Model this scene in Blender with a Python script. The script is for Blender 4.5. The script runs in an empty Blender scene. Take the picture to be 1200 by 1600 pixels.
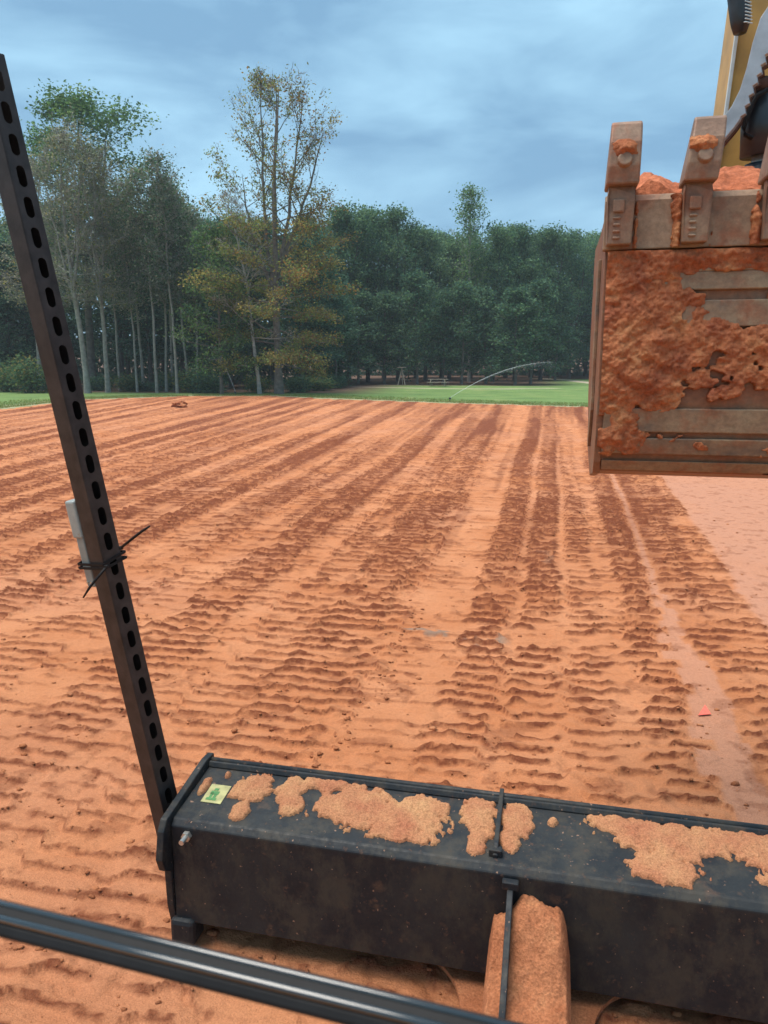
import bpy, math, random
import numpy as np
from mathutils import Vector, Matrix
random.seed(7); RNG = np.random.default_rng(11)
S = bpy.context.scene
COL = S.collection

# ------------------------------------------------------------------ camera
EYE = 2.4; PITCH = math.radians(11.2); YAW = math.radians(12.7); FPX = 1155.0
cam_d = bpy.data.cameras.new('camera'); cam = bpy.data.objects.new('camera', cam_d); COL.objects.link(cam)
cam.location = (0, 0, EYE); cam.rotation_euler = (math.pi/2 - PITCH, 0, YAW)
cam_d.sensor_fit = 'VERTICAL'; cam_d.sensor_height = 36.0; cam_d.lens = 36.0*FPX/1600.0
cam_d.clip_start = 0.02; cam_d.clip_end = 6000
cam_d.dof.use_dof = True; cam_d.dof.focus_distance = 7.0; cam_d.dof.aperture_fstop = 8.0
S.camera = cam
S.render.resolution_x = 768; S.render.resolution_y = 1024
S.render.engine = 'CYCLES'
S.cycles.transparent_max_bounces = 12

# ------------------------------------------------------------------ light
SUN_EL = math.radians(72); SUN_AZ = math.radians(-100)      # azimuth from +Y, clockwise; high and soft behind the cloud
W = bpy.data.worlds.new('World'); S.world = W; W.use_nodes = True
nt = W.node_tree; nt.nodes.clear()
def wn(t, **k):
    n = nt.nodes.new(t)
    for a, b in k.items(): setattr(n, a, b)
    return n
wo = wn('ShaderNodeOutputWorld'); bg = wn('ShaderNodeBackground'); bg.inputs['Strength'].default_value = 0.05
sky = wn('ShaderNodeTexSky', sky_type='NISHITA', sun_disc=False); sky.sun_elevation = SUN_EL; sky.sun_rotation = SUN_AZ
tc = wn('ShaderNodeTexCoord')
sep = wn('ShaderNodeSeparateXYZ'); nt.links.new(tc.outputs['Generated'], sep.inputs[0])
mp = wn('ShaderNodeMapping'); mp.inputs['Scale'].default_value = (1.5, 1.5, 4.6); mp.inputs['Location'].default_value = (0.35, 0.1, 0.2)
nt.links.new(tc.outputs['Generated'], mp.inputs[0])
nz = wn('ShaderNodeTexNoise'); nz.inputs['Scale'].default_value = 2.3; nz.inputs['Detail'].default_value = 7; nz.inputs['Roughness'].default_value = 0.52; nz.inputs['Distortion'].default_value = 0.35
nt.links.new(mp.outputs[0], nz.inputs['Vector'])
cr = wn('ShaderNodeValToRGB'); e = cr.color_ramp.elements
e[0].position = 0.36; e[0].color = (1.25, 2.4, 3.6, 1); e[1].position = 0.64; e[1].color = (2.5, 4.25, 5.5, 1)
nt.links.new(nz.outputs['Fac'], cr.inputs[0])
mx = wn('ShaderNodeMix', data_type='RGBA'); mx.inputs['Factor'].default_value = 0.93
nt.links.new(sky.outputs[0], mx.inputs[6]); nt.links.new(cr.outputs[0], mx.inputs[7])
nt.links.new(mx.outputs[2], bg.inputs['Color']); nt.links.new(bg.outputs[0], wo.inputs[0])
sun_d = bpy.data.lights.new('sun', 'SUN'); sun_d.energy = 1.5; sun_d.angle = math.radians(45); sun_d.color = (1.0, 0.93, 0.84)
sun = bpy.data.objects.new('sun', sun_d); COL.objects.link(sun)
sv = Vector((math.sin(SUN_AZ)*math.cos(SUN_EL), math.cos(SUN_AZ)*math.cos(SUN_EL), math.sin(SUN_EL)))
sun.rotation_euler = sv.to_track_quat('Z', 'Y').to_euler()
vs = S.view_settings; vs.view_transform = 'Standard'; vs.look = 'None'; vs.exposure = 1.92; vs.gamma = 1.0; vs.use_curve_mapping = False

# ------------------------------------------------------------------ helpers
def bearing(px):                       # direction on the ground plane
    a = math.atan2((px-600)/FPX, math.cos(PITCH)+0.2*math.sin(PITCH)) - YAW
    return math.sin(a), math.cos(a)
def gx(px, y):
    s, c = bearing(px); return s/c*y
_f = np.array([-math.sin(YAW)*math.cos(PITCH), math.cos(YAW)*math.cos(PITCH), -math.sin(PITCH)])
_r = np.array([math.cos(YAW), math.sin(YAW), 0]); _cu = np.cross(_r, _f)
def at_y(px, py, y):
    d = _f+_r*(px-600)/FPX+_cu*(800-py)/FPX
    return np.array([0, 0, EYE])+d*y/d[1]

def hsh(ix, iy, s):
    n = (ix.astype(np.int64)*374761393 + iy.astype(np.int64)*668265263 + s*974634777) & 0xffffffff
    n = ((n ^ (n >> 13))*1274126177) & 0xffffffff
    n = (n ^ (n >> 16)) & 0xffffffff
    return n/4294967295.0
def vnoise(x, y, s=0):
    x = np.asarray(x, float); y = np.asarray(y, float)
    ix = np.floor(x); iy = np.floor(y); fx = x-ix; fy = y-iy
    fx = fx*fx*(3-2*fx); fy = fy*fy*(3-2*fy)
    a = hsh(ix, iy, s); b = hsh(ix+1, iy, s); c = hsh(ix, iy+1, s); d = hsh(ix+1, iy+1, s)
    return (a*(1-fx)+b*fx)*(1-fy)+(c*(1-fx)+d*fx)*fy
def fbm(x, y, o=4, s=0, g=0.5):
    t = 0; a = 1; n = 0
    for i in range(o):
        t = t+a*vnoise(x*2**i+i*17.3, y*2**i-i*9.1, s+i); n += a; a *= g
    return t/n
def sstep(a, b, x):
    t = np.clip((x-a)/(b-a), 0, 1); return t*t*(3-2*t)

class MB:
    def __init__(self): self.v = []; self.f = []
    def add(self, vs, fs):
        o = len(self.v); self.v += [tuple(map(float, p)) for p in vs]; self.f += [tuple(i+o for i in f) for f in fs]; return self
    def box(self, c, s, M=None):
        c = Vector(c); h = [x/2 for x in s]; vs = []
        for z in (-1, 1):
            for y in (-1, 1):
                for x in (-1, 1):
                    p = Vector((x*h[0], y*h[1], z*h[2]))
                    if M: p = M @ p
                    vs.append(p+c)
        return self.add(vs, [(0,2,3,1),(4,5,7,6),(0,1,5,4),(2,6,7,3),(0,4,6,2),(1,3,7,5)])
    def prism(self, pts, d):           # polygon pts (3D), extruded by vector d
        n = len(pts); d = np.array(d, float); P = [np.array(p, float) for p in pts]
        return self.add(P+[p+d for p in P], [tuple(range(n))[::-1], tuple(range(n, 2*n))]+[(i, (i+1) % n, n+(i+1) % n, n+i) for i in range(n)])
    def tube(self, path, rad, n=8, cap=True):
        path = [Vector(p) for p in path]; m = len(path)
        if not hasattr(rad, '__len__'): rad = [rad]*m
        vs = []; ref = None
        for i, p in enumerate(path):
            t = (path[min(i+1, m-1)]-path[max(i-1, 0)]).normalized()
            if ref is None: ref = Vector((0, 0, 1)) if abs(t.z) < 0.9 else Vector((1, 0, 0))
            a = t.cross(ref).normalized(); b = t.cross(a).normalized()
            for k in range(n):
                q = 2*math.pi*k/n; vs.append(p+(a*math.cos(q)+b*math.sin(q))*rad[i])
        fs = [(i*n+k, i*n+(k+1) % n, (i+1)*n+(k+1) % n, (i+1)*n+k) for i in range(m-1) for k in range(n)]
        if cap: fs += [tuple(range(n))[::-1], tuple((m-1)*n+k for k in range(n))]
        return self.add(vs, fs)
    def mesh(self, name, mat, smooth=False):
        me = bpy.data.meshes.new(name); me.from_pydata(self.v, [], self.f); me.update()
        if mat: me.materials.append(mat)
        fixn(me)
        if smooth: me.polygons.foreach_set('use_smooth', [True]*len(me.polygons))
        return me
    def build(self, name, mat, parent=None, smooth=False, bevel=0):
        o = bpy.data.objects.new(name, self.mesh(name, mat, smooth)); COL.objects.link(o)
        if parent: o.parent = parent; o.matrix_parent_inverse = pinv(parent)
        if bevel:
            b = o.modifiers.new('bevel', 'BEVEL'); b.width = bevel; b.segments = 2; b.limit_method = 'ANGLE'; b.angle_limit = 0.6
        return o
import bmesh
def fixn(me):
    bm = bmesh.new(); bm.from_mesh(me); bmesh.ops.recalc_face_normals(bm, faces=bm.faces); bm.to_mesh(me); bm.free()
def pinv(p):
    return Matrix.Identity(4) if p.parent else Matrix.Translation(-Vector(p.location))
def np_mesh(name, V, Fq, mat, smooth=True, attrs=None):
    V = np.asarray(V, np.float32); Fq = np.asarray(Fq, np.int32); k = Fq.shape[1]
    me = bpy.data.meshes.new(name); me.vertices.add(len(V)); me.vertices.foreach_set('co', V.ravel())
    me.loops.add(Fq.size); me.loops.foreach_set('vertex_index', Fq.ravel())
    me.polygons.add(len(Fq)); me.polygons.foreach_set('loop_start', np.arange(0, Fq.size, k, dtype=np.int32))
    if smooth: me.polygons.foreach_set('use_smooth', np.ones(len(Fq), bool))
    for n, a in (attrs or {}).items():
        at = me.attributes.new(n, 'FLOAT_COLOR', 'POINT'); a = np.asarray(a, np.float32)
        at.data.foreach_set('color', np.concatenate([a, np.ones((len(a), 1), np.float32)], 1).ravel())
    me.update(calc_edges=True); me.validate()
    if mat: me.materials.append(mat)
    return me
def obj(name, me, parent=None):
    o = bpy.data.objects.new(name, me); COL.objects.link(o)
    if parent: o.parent = parent; o.matrix_parent_inverse = pinv(parent)
    return o
def empty(name, loc):
    o = bpy.data.objects.new(name, None); COL.objects.link(o); o.location = loc; o.empty_display_size = 0.2; return o
def tag(o, label=None, cat=None, group=None, kind=None):
    if label: o['label'] = label
    if cat: o['category'] = cat
    if group: o['group'] = group
    if kind: o['kind'] = kind
    return o
def grid_faces(nr, nc):
    i = np.arange(nr-1)[:, None]*nc+np.arange(nc-1)[None, :]
    return np.stack([i, i+1, i+nc+1, i+nc], -1).reshape(-1, 4)

# ------------------------------------------------------------------ materials
def mat(name):
    m = bpy.data.materials.new(name); m.use_nodes = True; t = m.node_tree; t.nodes.clear()
    o = t.nodes.new('ShaderNodeOutputMaterial'); p = t.nodes.new('ShaderNodeBsdfPrincipled'); t.links.new(p.outputs[0], o.inputs[0])
    return m, t, p, o
def N(t, typ, **k):
    n = t.nodes.new(typ)
    for a, b in k.items():
        if a in n.inputs: n.inputs[a].default_value = b
        else: setattr(n, a, b)
    return n
def noise(t, scale, detail=4, rough=0.55, coord='Object', stretch=None, dist=0):
    c = t.nodes.new('ShaderNodeTexCoord'); n = t.nodes.new('ShaderNodeTexNoise')
    n.inputs['Scale'].default_value = scale; n.inputs['Detail'].default_value = detail; n.inputs['Roughness'].default_value = rough; n.inputs['Distortion'].default_value = dist
    if stretch:
        m = t.nodes.new('ShaderNodeMapping'); m.inputs['Scale'].default_value = stretch
        t.links.new(c.outputs[coord], m.inputs[0]); t.links.new(m.outputs[0], n.inputs['Vector'])
    else: t.links.new(c.outputs[coord], n.inputs['Vector'])
    return n.outputs['Fac']
def ramp(t, src, stops):
    r = t.nodes.new('ShaderNodeValToRGB'); e = r.color_ramp.elements
    while len(e) < len(stops): e.new(0.5)
    for i, (p, c) in enumerate(stops): e[i].position = p; e[i].color = (*c, 1) if len(c) == 3 else c
    t.links.new(src, r.inputs[0]); return r.outputs[0]
def mixc(t, f, a, b, mode='MIX'):
    m = t.nodes.new('ShaderNodeMix'); m.data_type = 'RGBA'; m.blend_type = mode
    for i, s in ((0, f), (6, a), (7, b)):
        if hasattr(s, 'is_linked') or isinstance(s, bpy.types.NodeSocket): t.links.new(s, m.inputs[i])
        elif i == 0: m.inputs[0].default_value = s
        else: m.inputs[i].default_value = (*s, 1)
    return m.outputs[2]
def bump(t, p, src, strength=0.5, dist=0.01):
    b = t.nodes.new('ShaderNodeBump'); b.inputs['Strength'].default_value = strength; b.inputs['Distance'].default_value = dist
    t.links.new(src, b.inputs['Height']); t.links.new(b.outputs[0], p.inputs['Normal'])
def simple(name, c, rough=0.6, metal=0.0, var=0.2, scale=20, bmp=0.15):
    m, t, p, o = mat(name); n = noise(t, scale)
    t.links.new(ramp(t, n, [(0.3, tuple(x*(1-var) for x in c)), (0.7, tuple(min(1, x*(1+var)) for x in c))]), p.inputs['Base Color'])
    p.inputs['Roughness'].default_value = rough; p.inputs['Metallic'].default_value = metal
    if bmp: bump(t, p, noise(t, scale*6), bmp, 0.002)
    return m

DRY = (0.52, 0.195, 0.085); DAMP_SHADE = (0.185, 0.054, 0.025); PALE = (0.5, 0.235, 0.145); CLAYC = (0.25, 0.175, 0.13)  # darkest soil tone serves damp earth and the shade painted on ridge lips
def soil_field():
    m, t, p, o = mat('red_soil_field')
    a = N(t, 'ShaderNodeAttribute', attribute_name='soil'); s = t.nodes.new('ShaderNodeSeparateColor'); t.links.new(a.outputs['Color'], s.inputs[0])
    n1 = noise(t, 1.1, 5); n2 = noise(t, 34, 6, 0.7); n3 = noise(t, 150, 4, 0.65)
    base = mixc(t, ramp(t, n1, [(0.35, (0, 0, 0)), (0.65, (1, 1, 1))]), (0.48, 0.178, 0.075), (0.57, 0.24, 0.115))
    base = mixc(t, s.outputs[1], base, PALE)
    # damp and painted lip shade, broken up by crumb noise
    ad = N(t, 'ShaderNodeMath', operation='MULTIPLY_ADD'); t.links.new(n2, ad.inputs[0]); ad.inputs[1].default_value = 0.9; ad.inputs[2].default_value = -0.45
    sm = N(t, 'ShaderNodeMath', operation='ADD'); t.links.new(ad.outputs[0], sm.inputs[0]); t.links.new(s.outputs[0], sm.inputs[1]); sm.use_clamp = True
    base = mixc(t, sm.outputs[0], base, DAMP_SHADE)
    base = mixc(t, s.outputs[2], base, CLAYC)
    base = mixc(t, 0.55, base, ramp(t, n3, [(0.3, (0.55, 0.55, 0.55)), (0.7, (1.3, 1.3, 1.3))]), 'MULTIPLY')
    t.links.new(base, p.inputs['Base Color']); p.inputs['Roughness'].default_value = 0.95; p.inputs['Specular IOR Level'].default_value = 0.15
    m1 = N(t, 'ShaderNodeMath', operation='MULTIPLY_ADD'); t.links.new(n3, m1.inputs[0]); m1.inputs[1].default_value = 0.35; t.links.new(n2, m1.inputs[2])
    bump(t, p, m1.outputs[0], 0.9, 0.022)
    return m
def mudmat(name, c1, c2, c3, fine=110):
    m, t, p, o = mat(name); n1 = noise(t, 7, 4); n2 = noise(t, fine, 5, 0.7)
    b = ramp(t, n1, [(0.3, c1), (0.55, c2), (0.75, c3)])
    b = mixc(t, 0.8, b, ramp(t, n2, [(0.3, (0.45, 0.42, 0.4)), (0.65, (1.25, 1.25, 1.25))]), 'MULTIPLY')
    t.links.new(b, p.inputs['Base Color']); p.inputs['Roughness'].default_value = 0.95; p.inputs['Specular IOR Level'].default_value = 0.15
    bump(t, p, n2, 0.9, 0.012); return m
M = {}
M['field'] = soil_field()
M['mud'] = mudmat('dried_mud', (0.34, 0.12, 0.055), (0.46, 0.18, 0.085), (0.55, 0.27, 0.13))
M['mud_blade'] = mudmat('mud_on_blade', (0.45, 0.17, 0.09), (0.53, 0.25, 0.125), (0.6, 0.33, 0.16), 150)
M['mud_bucket'] = mudmat('mud_on_bucket', (0.27, 0.08, 0.042), (0.43, 0.155, 0.07), (0.54, 0.27, 0.125), 45)
M['heap'] = mudmat('loose_soil', (0.34, 0.105, 0.05), (0.46, 0.15, 0.075), (0.55, 0.21, 0.11), 45)

def blade_paint():
    m, t, p, o = mat('black_blade_paint'); n1 = noise(t, 3.5, 6, 0.65); n2 = noise(t, 34, 5, 0.7); n3 = noise(t, 11, 4, 0.6)
    b = mixc(t, ramp(t, n1, [(0.42, (0, 0, 0)), (0.8, (1, 1, 1))]), (0.008, 0.011, 0.015), (0.026, 0.028, 0.028))
    b = mixc(t, ramp(t, n2, [(0.60, (0, 0, 0)), (0.72, (0.6, 0.6, 0.6))]), b, (0.15, 0.07, 0.04))
    b = mixc(t, ramp(t, n3, [(0.60, (0, 0, 0)), (0.74, (0.75, 0.75, 0.75))]), b, (0.11, 0.06, 0.036))
    n4 = noise(t, 8.0, 7, 0.75, stretch=(1, 1, 0.6)); b = mixc(t, ramp(t, n4, [(0.46, (0, 0, 0)), (0.60, (0.85, 0.85, 0.85))]), b, (0.04, 0.035, 0.028))
    n5 = noise(t, 60, 2, 0.5); b = mixc(t, ramp(t, n5, [(0.70, (0, 0, 0)), (0.74, (0.9, 0.9, 0.9))]), b, (0.26, 0.15, 0.1))
    t.links.new(b, p.inputs['Base Color'])
    t.links.new(ramp(t, n2, [(0.3, (0.42, 0.42, 0.42)), (0.7, (0.75, 0.75, 0.75))]), p.inputs['Roughness']); p.inputs['Specular IOR Level'].default_value = 0.3
    bump(t, p, n2, 0.25, 0.004); return m
M['blade'] = blade_paint()
def bucket_steel(name, a, b, c, rough=0.6):
    m, t, p, o = mat(name); n1 = noise(t, 3, 6, 0.65, stretch=(1, 1, 2.5)); n2 = noise(t, 40, 5, 0.7); n3 = noise(t, 9, 5, 0.6)
    col = ramp(t, n1, [(0.3, a), (0.5, b), (0.68, c)])
    col = mixc(t, ramp(t, n3, [(0.5, (0, 0, 0)), (0.66, (0.8, 0.8, 0.8))]), col, (0.26, 0.09, 0.04))
    col = mixc(t, 0.6, col, ramp(t, n2, [(0.3, (0.5, 0.5, 0.5)), (0.7, (1.25, 1.25, 1.25))]), 'MULTIPLY')
    t.links.new(col, p.inputs['Base Color']); p.inputs['Roughness'].default_value = rough; p.inputs['Metallic'].default_value = 0.15
    bump(t, p, n2, 0.4, 0.005); return m
M['bucket'] = bucket_steel('rusty_bucket_steel', (0.16, 0.065, 0.038), (0.25, 0.11, 0.055), (0.2, 0.14, 0.095))
M['wear'] = bucket_steel('worn_steel', (0.13, 0.10, 0.08), (0.26, 0.165, 0.10), (0.32, 0.24, 0.15))
M['edge'] = bucket_steel('cutting_edge_steel', (0.22, 0.125, 0.08), (0.29, 0.18, 0.11), (0.34, 0.23, 0.15))
M['tooth'] = bucket_steel('tooth_steel', (0.18, 0.1, 0.065), (0.25, 0.15, 0.1), (0.3, 0.2, 0.13))
M['yellow'] = simple('weathered_yellow_paint', (0.42, 0.25, 0.06), 0.5, 0, 0.25, 6)
M['thumb'] = simple('bare_grey_steel', (0.38, 0.41, 0.44), 0.45, 0.4, 0.2, 12)
M['rust'] = simple('rust_brown', (0.1, 0.05, 0.035), 0.8, 0.1, 0.4, 25, 0.4)
M['black'] = simple('black_rubber', (0.008, 0.008, 0.009), 0.6, 0, 0.2, 40, 0.05); M['black'].node_tree.nodes['Principled BSDF'].inputs['Specular IOR Level'].default_value = 0.2
M['hyd'] = simple('hydraulic_black', (0.022, 0.028, 0.035), 0.4, 0.1, 0.3, 20)
M['gloss'] = simple('glossy_seal_rubber', (0.012, 0.013, 0.014), 0.16, 0, 0.2, 40, 0)
M['gloss'].node_tree.nodes['Principled BSDF'].inputs['Coat Weight'].default_value = 1.0; M['gloss'].node_tree.nodes['Principled BSDF'].inputs['Coat Roughness'].default_value = 0.12; M['gloss'].node_tree.nodes['Principled BSDF'].inputs['Coat IOR'].default_value = 1.6
M['post'] = simple('brown_black_post_steel', (0.032, 0.026, 0.025), 0.5, 0.35, 0.45, 18, 0.35)
M['grey'] = simple('grey_plastic', (0.2, 0.22, 0.21), 0.5, 0, 0.1, 25)
M['lid'] = simple('pale_grey_plastic', (0.5, 0.56, 0.57), 0.4, 0, 0.08, 25)
M['cover'] = simple('receiver_cover_plastic', (0.27, 0.3, 0.29), 0.45, 0, 0.12, 25)
M['screw'] = simple('zinc_steel', (0.5, 0.48, 0.44), 0.35, 0.8, 0.15, 40)
M['sticker'] = simple('faded_sticker', (0.36, 0.33, 0.14), 0.5, 0, 0.3, 30)
M['sticker_green'] = simple('green_print', (0.06, 0.19, 0.05), 0.5, 0, 0.2, 40)
M['flag'] = simple('faded_red_plastic', (0.75, 0.13, 0.08), 0.5, 0, 0.15, 60)
M['wood'] = simple('weathered_wood', (0.3, 0.25, 0.2), 0.8, 0, 0.25, 8)
M['bark'] = simple('grey_bark', (0.13, 0.115, 0.1), 0.9, 0, 0.4, 3, 0.5)
M['bark_pale'] = simple('pale_bark', (0.24, 0.225, 0.2), 0.9, 0, 0.3, 3, 0.5)
M['bark_white'] = simple('bleached_bark', (0.33, 0.31, 0.28), 0.9, 0, 0.25, 3, 0.5)
M['bark_dark'] = simple('dark_bark', (0.065, 0.055, 0.05), 0.9, 0, 0.4, 3, 0.5)
def leafmat():
    m, t, p, o = mat('leaves'); t.nodes.remove(p)
    a = N(t, 'ShaderNodeAttribute', attribute_name='leaf'); oi = t.nodes.new('ShaderNodeObjectInfo')
    r = ramp(t, oi.outputs['Random'], [(0, (0.8, 0.82, 0.85)), (1, (1.2, 1.15, 1.1))])
    c = mixc(t, 1.0, a.outputs['Color'], r, 'MULTIPLY')
    d = t.nodes.new('ShaderNodeBsdfDiffuse'); tr = t.nodes.new('ShaderNodeBsdfTranslucent'); mx = t.nodes.new('ShaderNodeMixShader'); mx.inputs[0].default_value = 0.45
    t.links.new(c, d.inputs[0]); t.links.new(c, tr.inputs[0]); t.links.new(d.outputs[0], mx.inputs[1]); t.links.new(tr.outputs[0], mx.inputs[2]); t.links.new(mx.outputs[0], o.inputs[0])
    return m
M['leaf'] = leafmat()
def groundmat():
    m, t, p, o = mat('lawn_and_litter')
    a = N(t, 'ShaderNodeAttribute', attribute_name='cover'); s = t.nodes.new('ShaderNodeSeparateColor'); t.links.new(a.outputs['Color'], s.inputs[0])
    n1 = noise(t, 0.35, 5); n2 = noise(t, 3.0, 5, 0.7)
    g = ramp(t, n1, [(0.3, (0.10, 0.165, 0.055)), (0.55, (0.14, 0.215, 0.07)), (0.75, (0.21, 0.235, 0.09))])
    g = mixc(t, 0.6, g, ramp(t, n2, [(0.3, (0.65, 0.65, 0.65)), (0.7, (1.25, 1.25, 1.25))]), 'MULTIPLY')
    lit = ramp(t, n2, [(0.3, (0.07, 0.042, 0.03)), (0.7, (0.17, 0.105, 0.075))])
    b = mixc(t, s.outputs[1], g, lit); b = mixc(t, s.outputs[0], b, (0.5, 0.4, 0.31)); b = mixc(t, s.outputs[2], b, (0.45, 0.165, 0.07))
    t.links.new(b, p.inputs['Base Color']); p.inputs['Roughness'].default_value = 0.95; p.inputs['Specular IOR Level'].default_value = 0.1
    bump(t, p, n2, 0.6, 0.06); return m
M['ground'] = groundmat()
def watermat():
    m, t, p, o = mat('water_spray'); d = t.nodes.new('ShaderNodeBsdfDiffuse'); d.inputs[0].default_value = (0.9, 0.93, 0.95, 1); t.nodes.remove(p)
    tr = t.nodes.new('ShaderNodeBsdfTransparent'); mx = t.nodes.new('ShaderNodeMixShader'); mx.inputs[0].default_value = 0.28
    t.links.new(tr.outputs[0], mx.inputs[1]); t.links.new(d.outputs[0], mx.inputs[2]); t.links.new(mx.outputs[0], o.inputs[0]); return m
M['water'] = watermat()

# ------------------------------------------------------------------ terrain and field
EDGE = [(-60, 22), (-45, 27), (-36, 31.5), (-30, 35.7), (-32.6, 47.2), (-28.2, 55), (-21.7, 56.5), (-16.8, 52.9), (-6.6, 48.3), (2.6, 45), (14, 41), (40, 36)]
EX = np.array([p[0] for p in EDGE]); EY = np.array([p[1] for p in EDGE])
POLY = np.array(EDGE+[(40, -40), (-60, -40)], float)
def sdist(x, y):                        # signed distance to the field outline, negative inside
    sh = x.shape; x = x.ravel(); y = y.ravel(); d = np.full(x.shape, 1e9); ins = np.zeros(x.shape, bool); n = len(POLY)
    for i in range(n):
        a = POLY[i]; b = POLY[(i+1) % n]; e = b-a; L = e@e
        t = np.clip(((x-a[0])*e[0]+(y-a[1])*e[1])/L, 0, 1)
        d = np.minimum(d, np.hypot(x-a[0]-t*e[0], y-a[1]-t*e[1]))
        if a[1] != b[1]:
            c = ((a[1] > y) != (b[1] > y)); xi = (b[0]-a[0])*(y-a[1])/(b[1]-a[1])+a[0]; ins ^= c & (x < xi)
    return np.where(ins, -d, d).reshape(sh)
def ground_z(x, y):
    x = np.asarray(x, float); y = np.asarray(y, float)
    return 0.012*np.clip(y-60, 0, 90)+0.08*np.clip(y-134, 0, 170)+0.10*(fbm(x*0.11, y*0.11, 3, 5)-0.5)*sstep(40, 60, y)
def seg_d(x, y, pts):
    d = np.full(x.shape, 1e9)
    for a, b in zip(pts[:-1], pts[1:]):
        a = np.array(a); b = np.array(b); e = b-a; t = np.clip(((x-a[0])*e[0]+(y-a[1])*e[1])/(e@e), 0, 1)
        d = np.minimum(d, np.hypot(x-a[0]-t*e[0], y-a[1]-t*e[1]))
    return d
xs = np.concatenate([np.linspace(-1600, -90, 14), np.arange(-80, 45, 0.5), np.linspace(50, 1600, 14)])
ys = np.concatenate([np.linspace(-600, 10, 10), np.arange(14, 24, 2.0), np.arange(24, 130, 0.5), np.linspace(131, 330, 40), np.linspace(360, 1800, 16)])
X, Y = np.meshgrid(xs, ys); D = sdist(X, Y)
wob = 0.7*(fbm(X*0.6, Y*0.6, 3, 3)-0.5)
Z = ground_z(X, Y)+0.03-0.55*sstep(0.15, 0.9, -(D+wob))
path = sstep(1.1, 0.35, seg_d(X, Y, [(gx(560, 75), 75), (gx(700, 73), 73), (gx(790, 73), 73), (gx(870, 75), 75)])+0.8*(fbm(X*0.5, Y*0.9, 3, 8)-0.4))*0.6
path = np.maximum(path, sstep(1.3, 0.5, seg_d(X, Y, [(gx(830, 112), 112), (gx(880, 104), 104), (gx(935, 89), 89), (gx(1000, 80), 80), (gx(1100, 74), 74)])+0.7*(fbm(X*0.5, Y*0.9, 3, 9)-0.4))*0.85)
path = np.maximum(path, sstep(1.6, 0.2, np.abs(D-0.7)+(fbm(X*0.7, Y*0.7, 3, 19)-0.5)*1.2)*0.5)
lit = sstep(-1.5, 3, Y-(80+6*(fbm(X*0.2, Y*0.2, 2, 6)-0.5)))*sstep(4, -2, X-(gx(1, 1)*0-1.0)+0.0*Y)
lit = np.maximum(lit, sstep(0, 5, Y-104))
lit = np.maximum(lit, sstep(-1, 3, Y-(60+3*(fbm(X*0.2, Y*0.2, 2, 6)-0.5)))*sstep(-13, -20, X))
me = np_mesh('ground', np.stack([X, Y, Z], -1).reshape(-1, 3), grid_faces(*X.shape), M['ground'], attrs={'cover': np.stack([path, lit, sstep(0.2, 0.9, -D)], -1).reshape(-1, 3)})
tag(obj('ground', me), kind='structure')

def spans(*a):
    return np.concatenate([np.arange(s, e_, st) for s, e_, st in a])
ry = spans((0.9, 7, 0.017), (7, 14, 0.027), (14, 25, 0.05), (25, 60, 0.15)); NC = 640
tcol = np.linspace(0, 1, NC)
Yf = np.repeat(ry[:, None], NC, 1); xl = -(0.93*ry+2.2); xr = 0.5*ry+2.6
Xf = xl[:, None]+(xr-xl)[:, None]*tcol[None, :]
# track strips, described at 10 m: (from, to, height of the cleat marks, damp)
STR = [(1.62, 2.15, 0.034, 0.45), (1.30, 1.62, 0.032, 0.75), (1.17, 1.30, 0.0, -0.3), (0.79, 1.17, 0.046, 0.85), (0.55, 0.79, 0.02, 0.1), (0.23, 0.55, 0.032, 0.35),
       (0.15, 0.23, 0.003, 0.0), (-0.24, 0.15, 0.042, 0.75), (-0.33, -0.24, 0.008, 0.05), (-0.75, -0.33, 0.046, 0.85), (-1.38, -0.75, 0.012, 0.05), (-1.58, -1.38, 0.036, 0.5),
       (-2.2, -1.58, 0.042, 0.85), (-2.75, -2.2, 0.032, 0.3), (-3.1, -2.75, 0.018, 0.1), (-3.75, -3.1, 0.042, 0.75), (-4.3, -3.75, 0.02, 0.15), (-4.9, -4.3, 0.03, 0.35),
       (-5.4, -4.9, 0.015, 0.1), (-5.98, -5.4, 0.046, 0.85), (-6.5, -5.98, 0.018, 0.15), (-6.95, -6.5, 0.04, 0.7), (-7.5, -6.95, 0.015, 0.1)]
xx = -7.5; k = 0
while xx > -45:
    w = random.uniform(0.35, 0.75); dk = k % 2 == 0
    STR.append((xx-w, xx, 0.042 if dk else 0.018, random.uniform(0.55, 0.95) if dk else random.uniform(0.0, 0.3))); xx -= w; k += 1
PHY = np.linspace(0, 70, 1400); PHV = np.cumsum(0.05/np.interp(PHY, [0, 4.5, 8.5, 70], [0.14, 0.155, 0.225, 0.225]))
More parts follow.
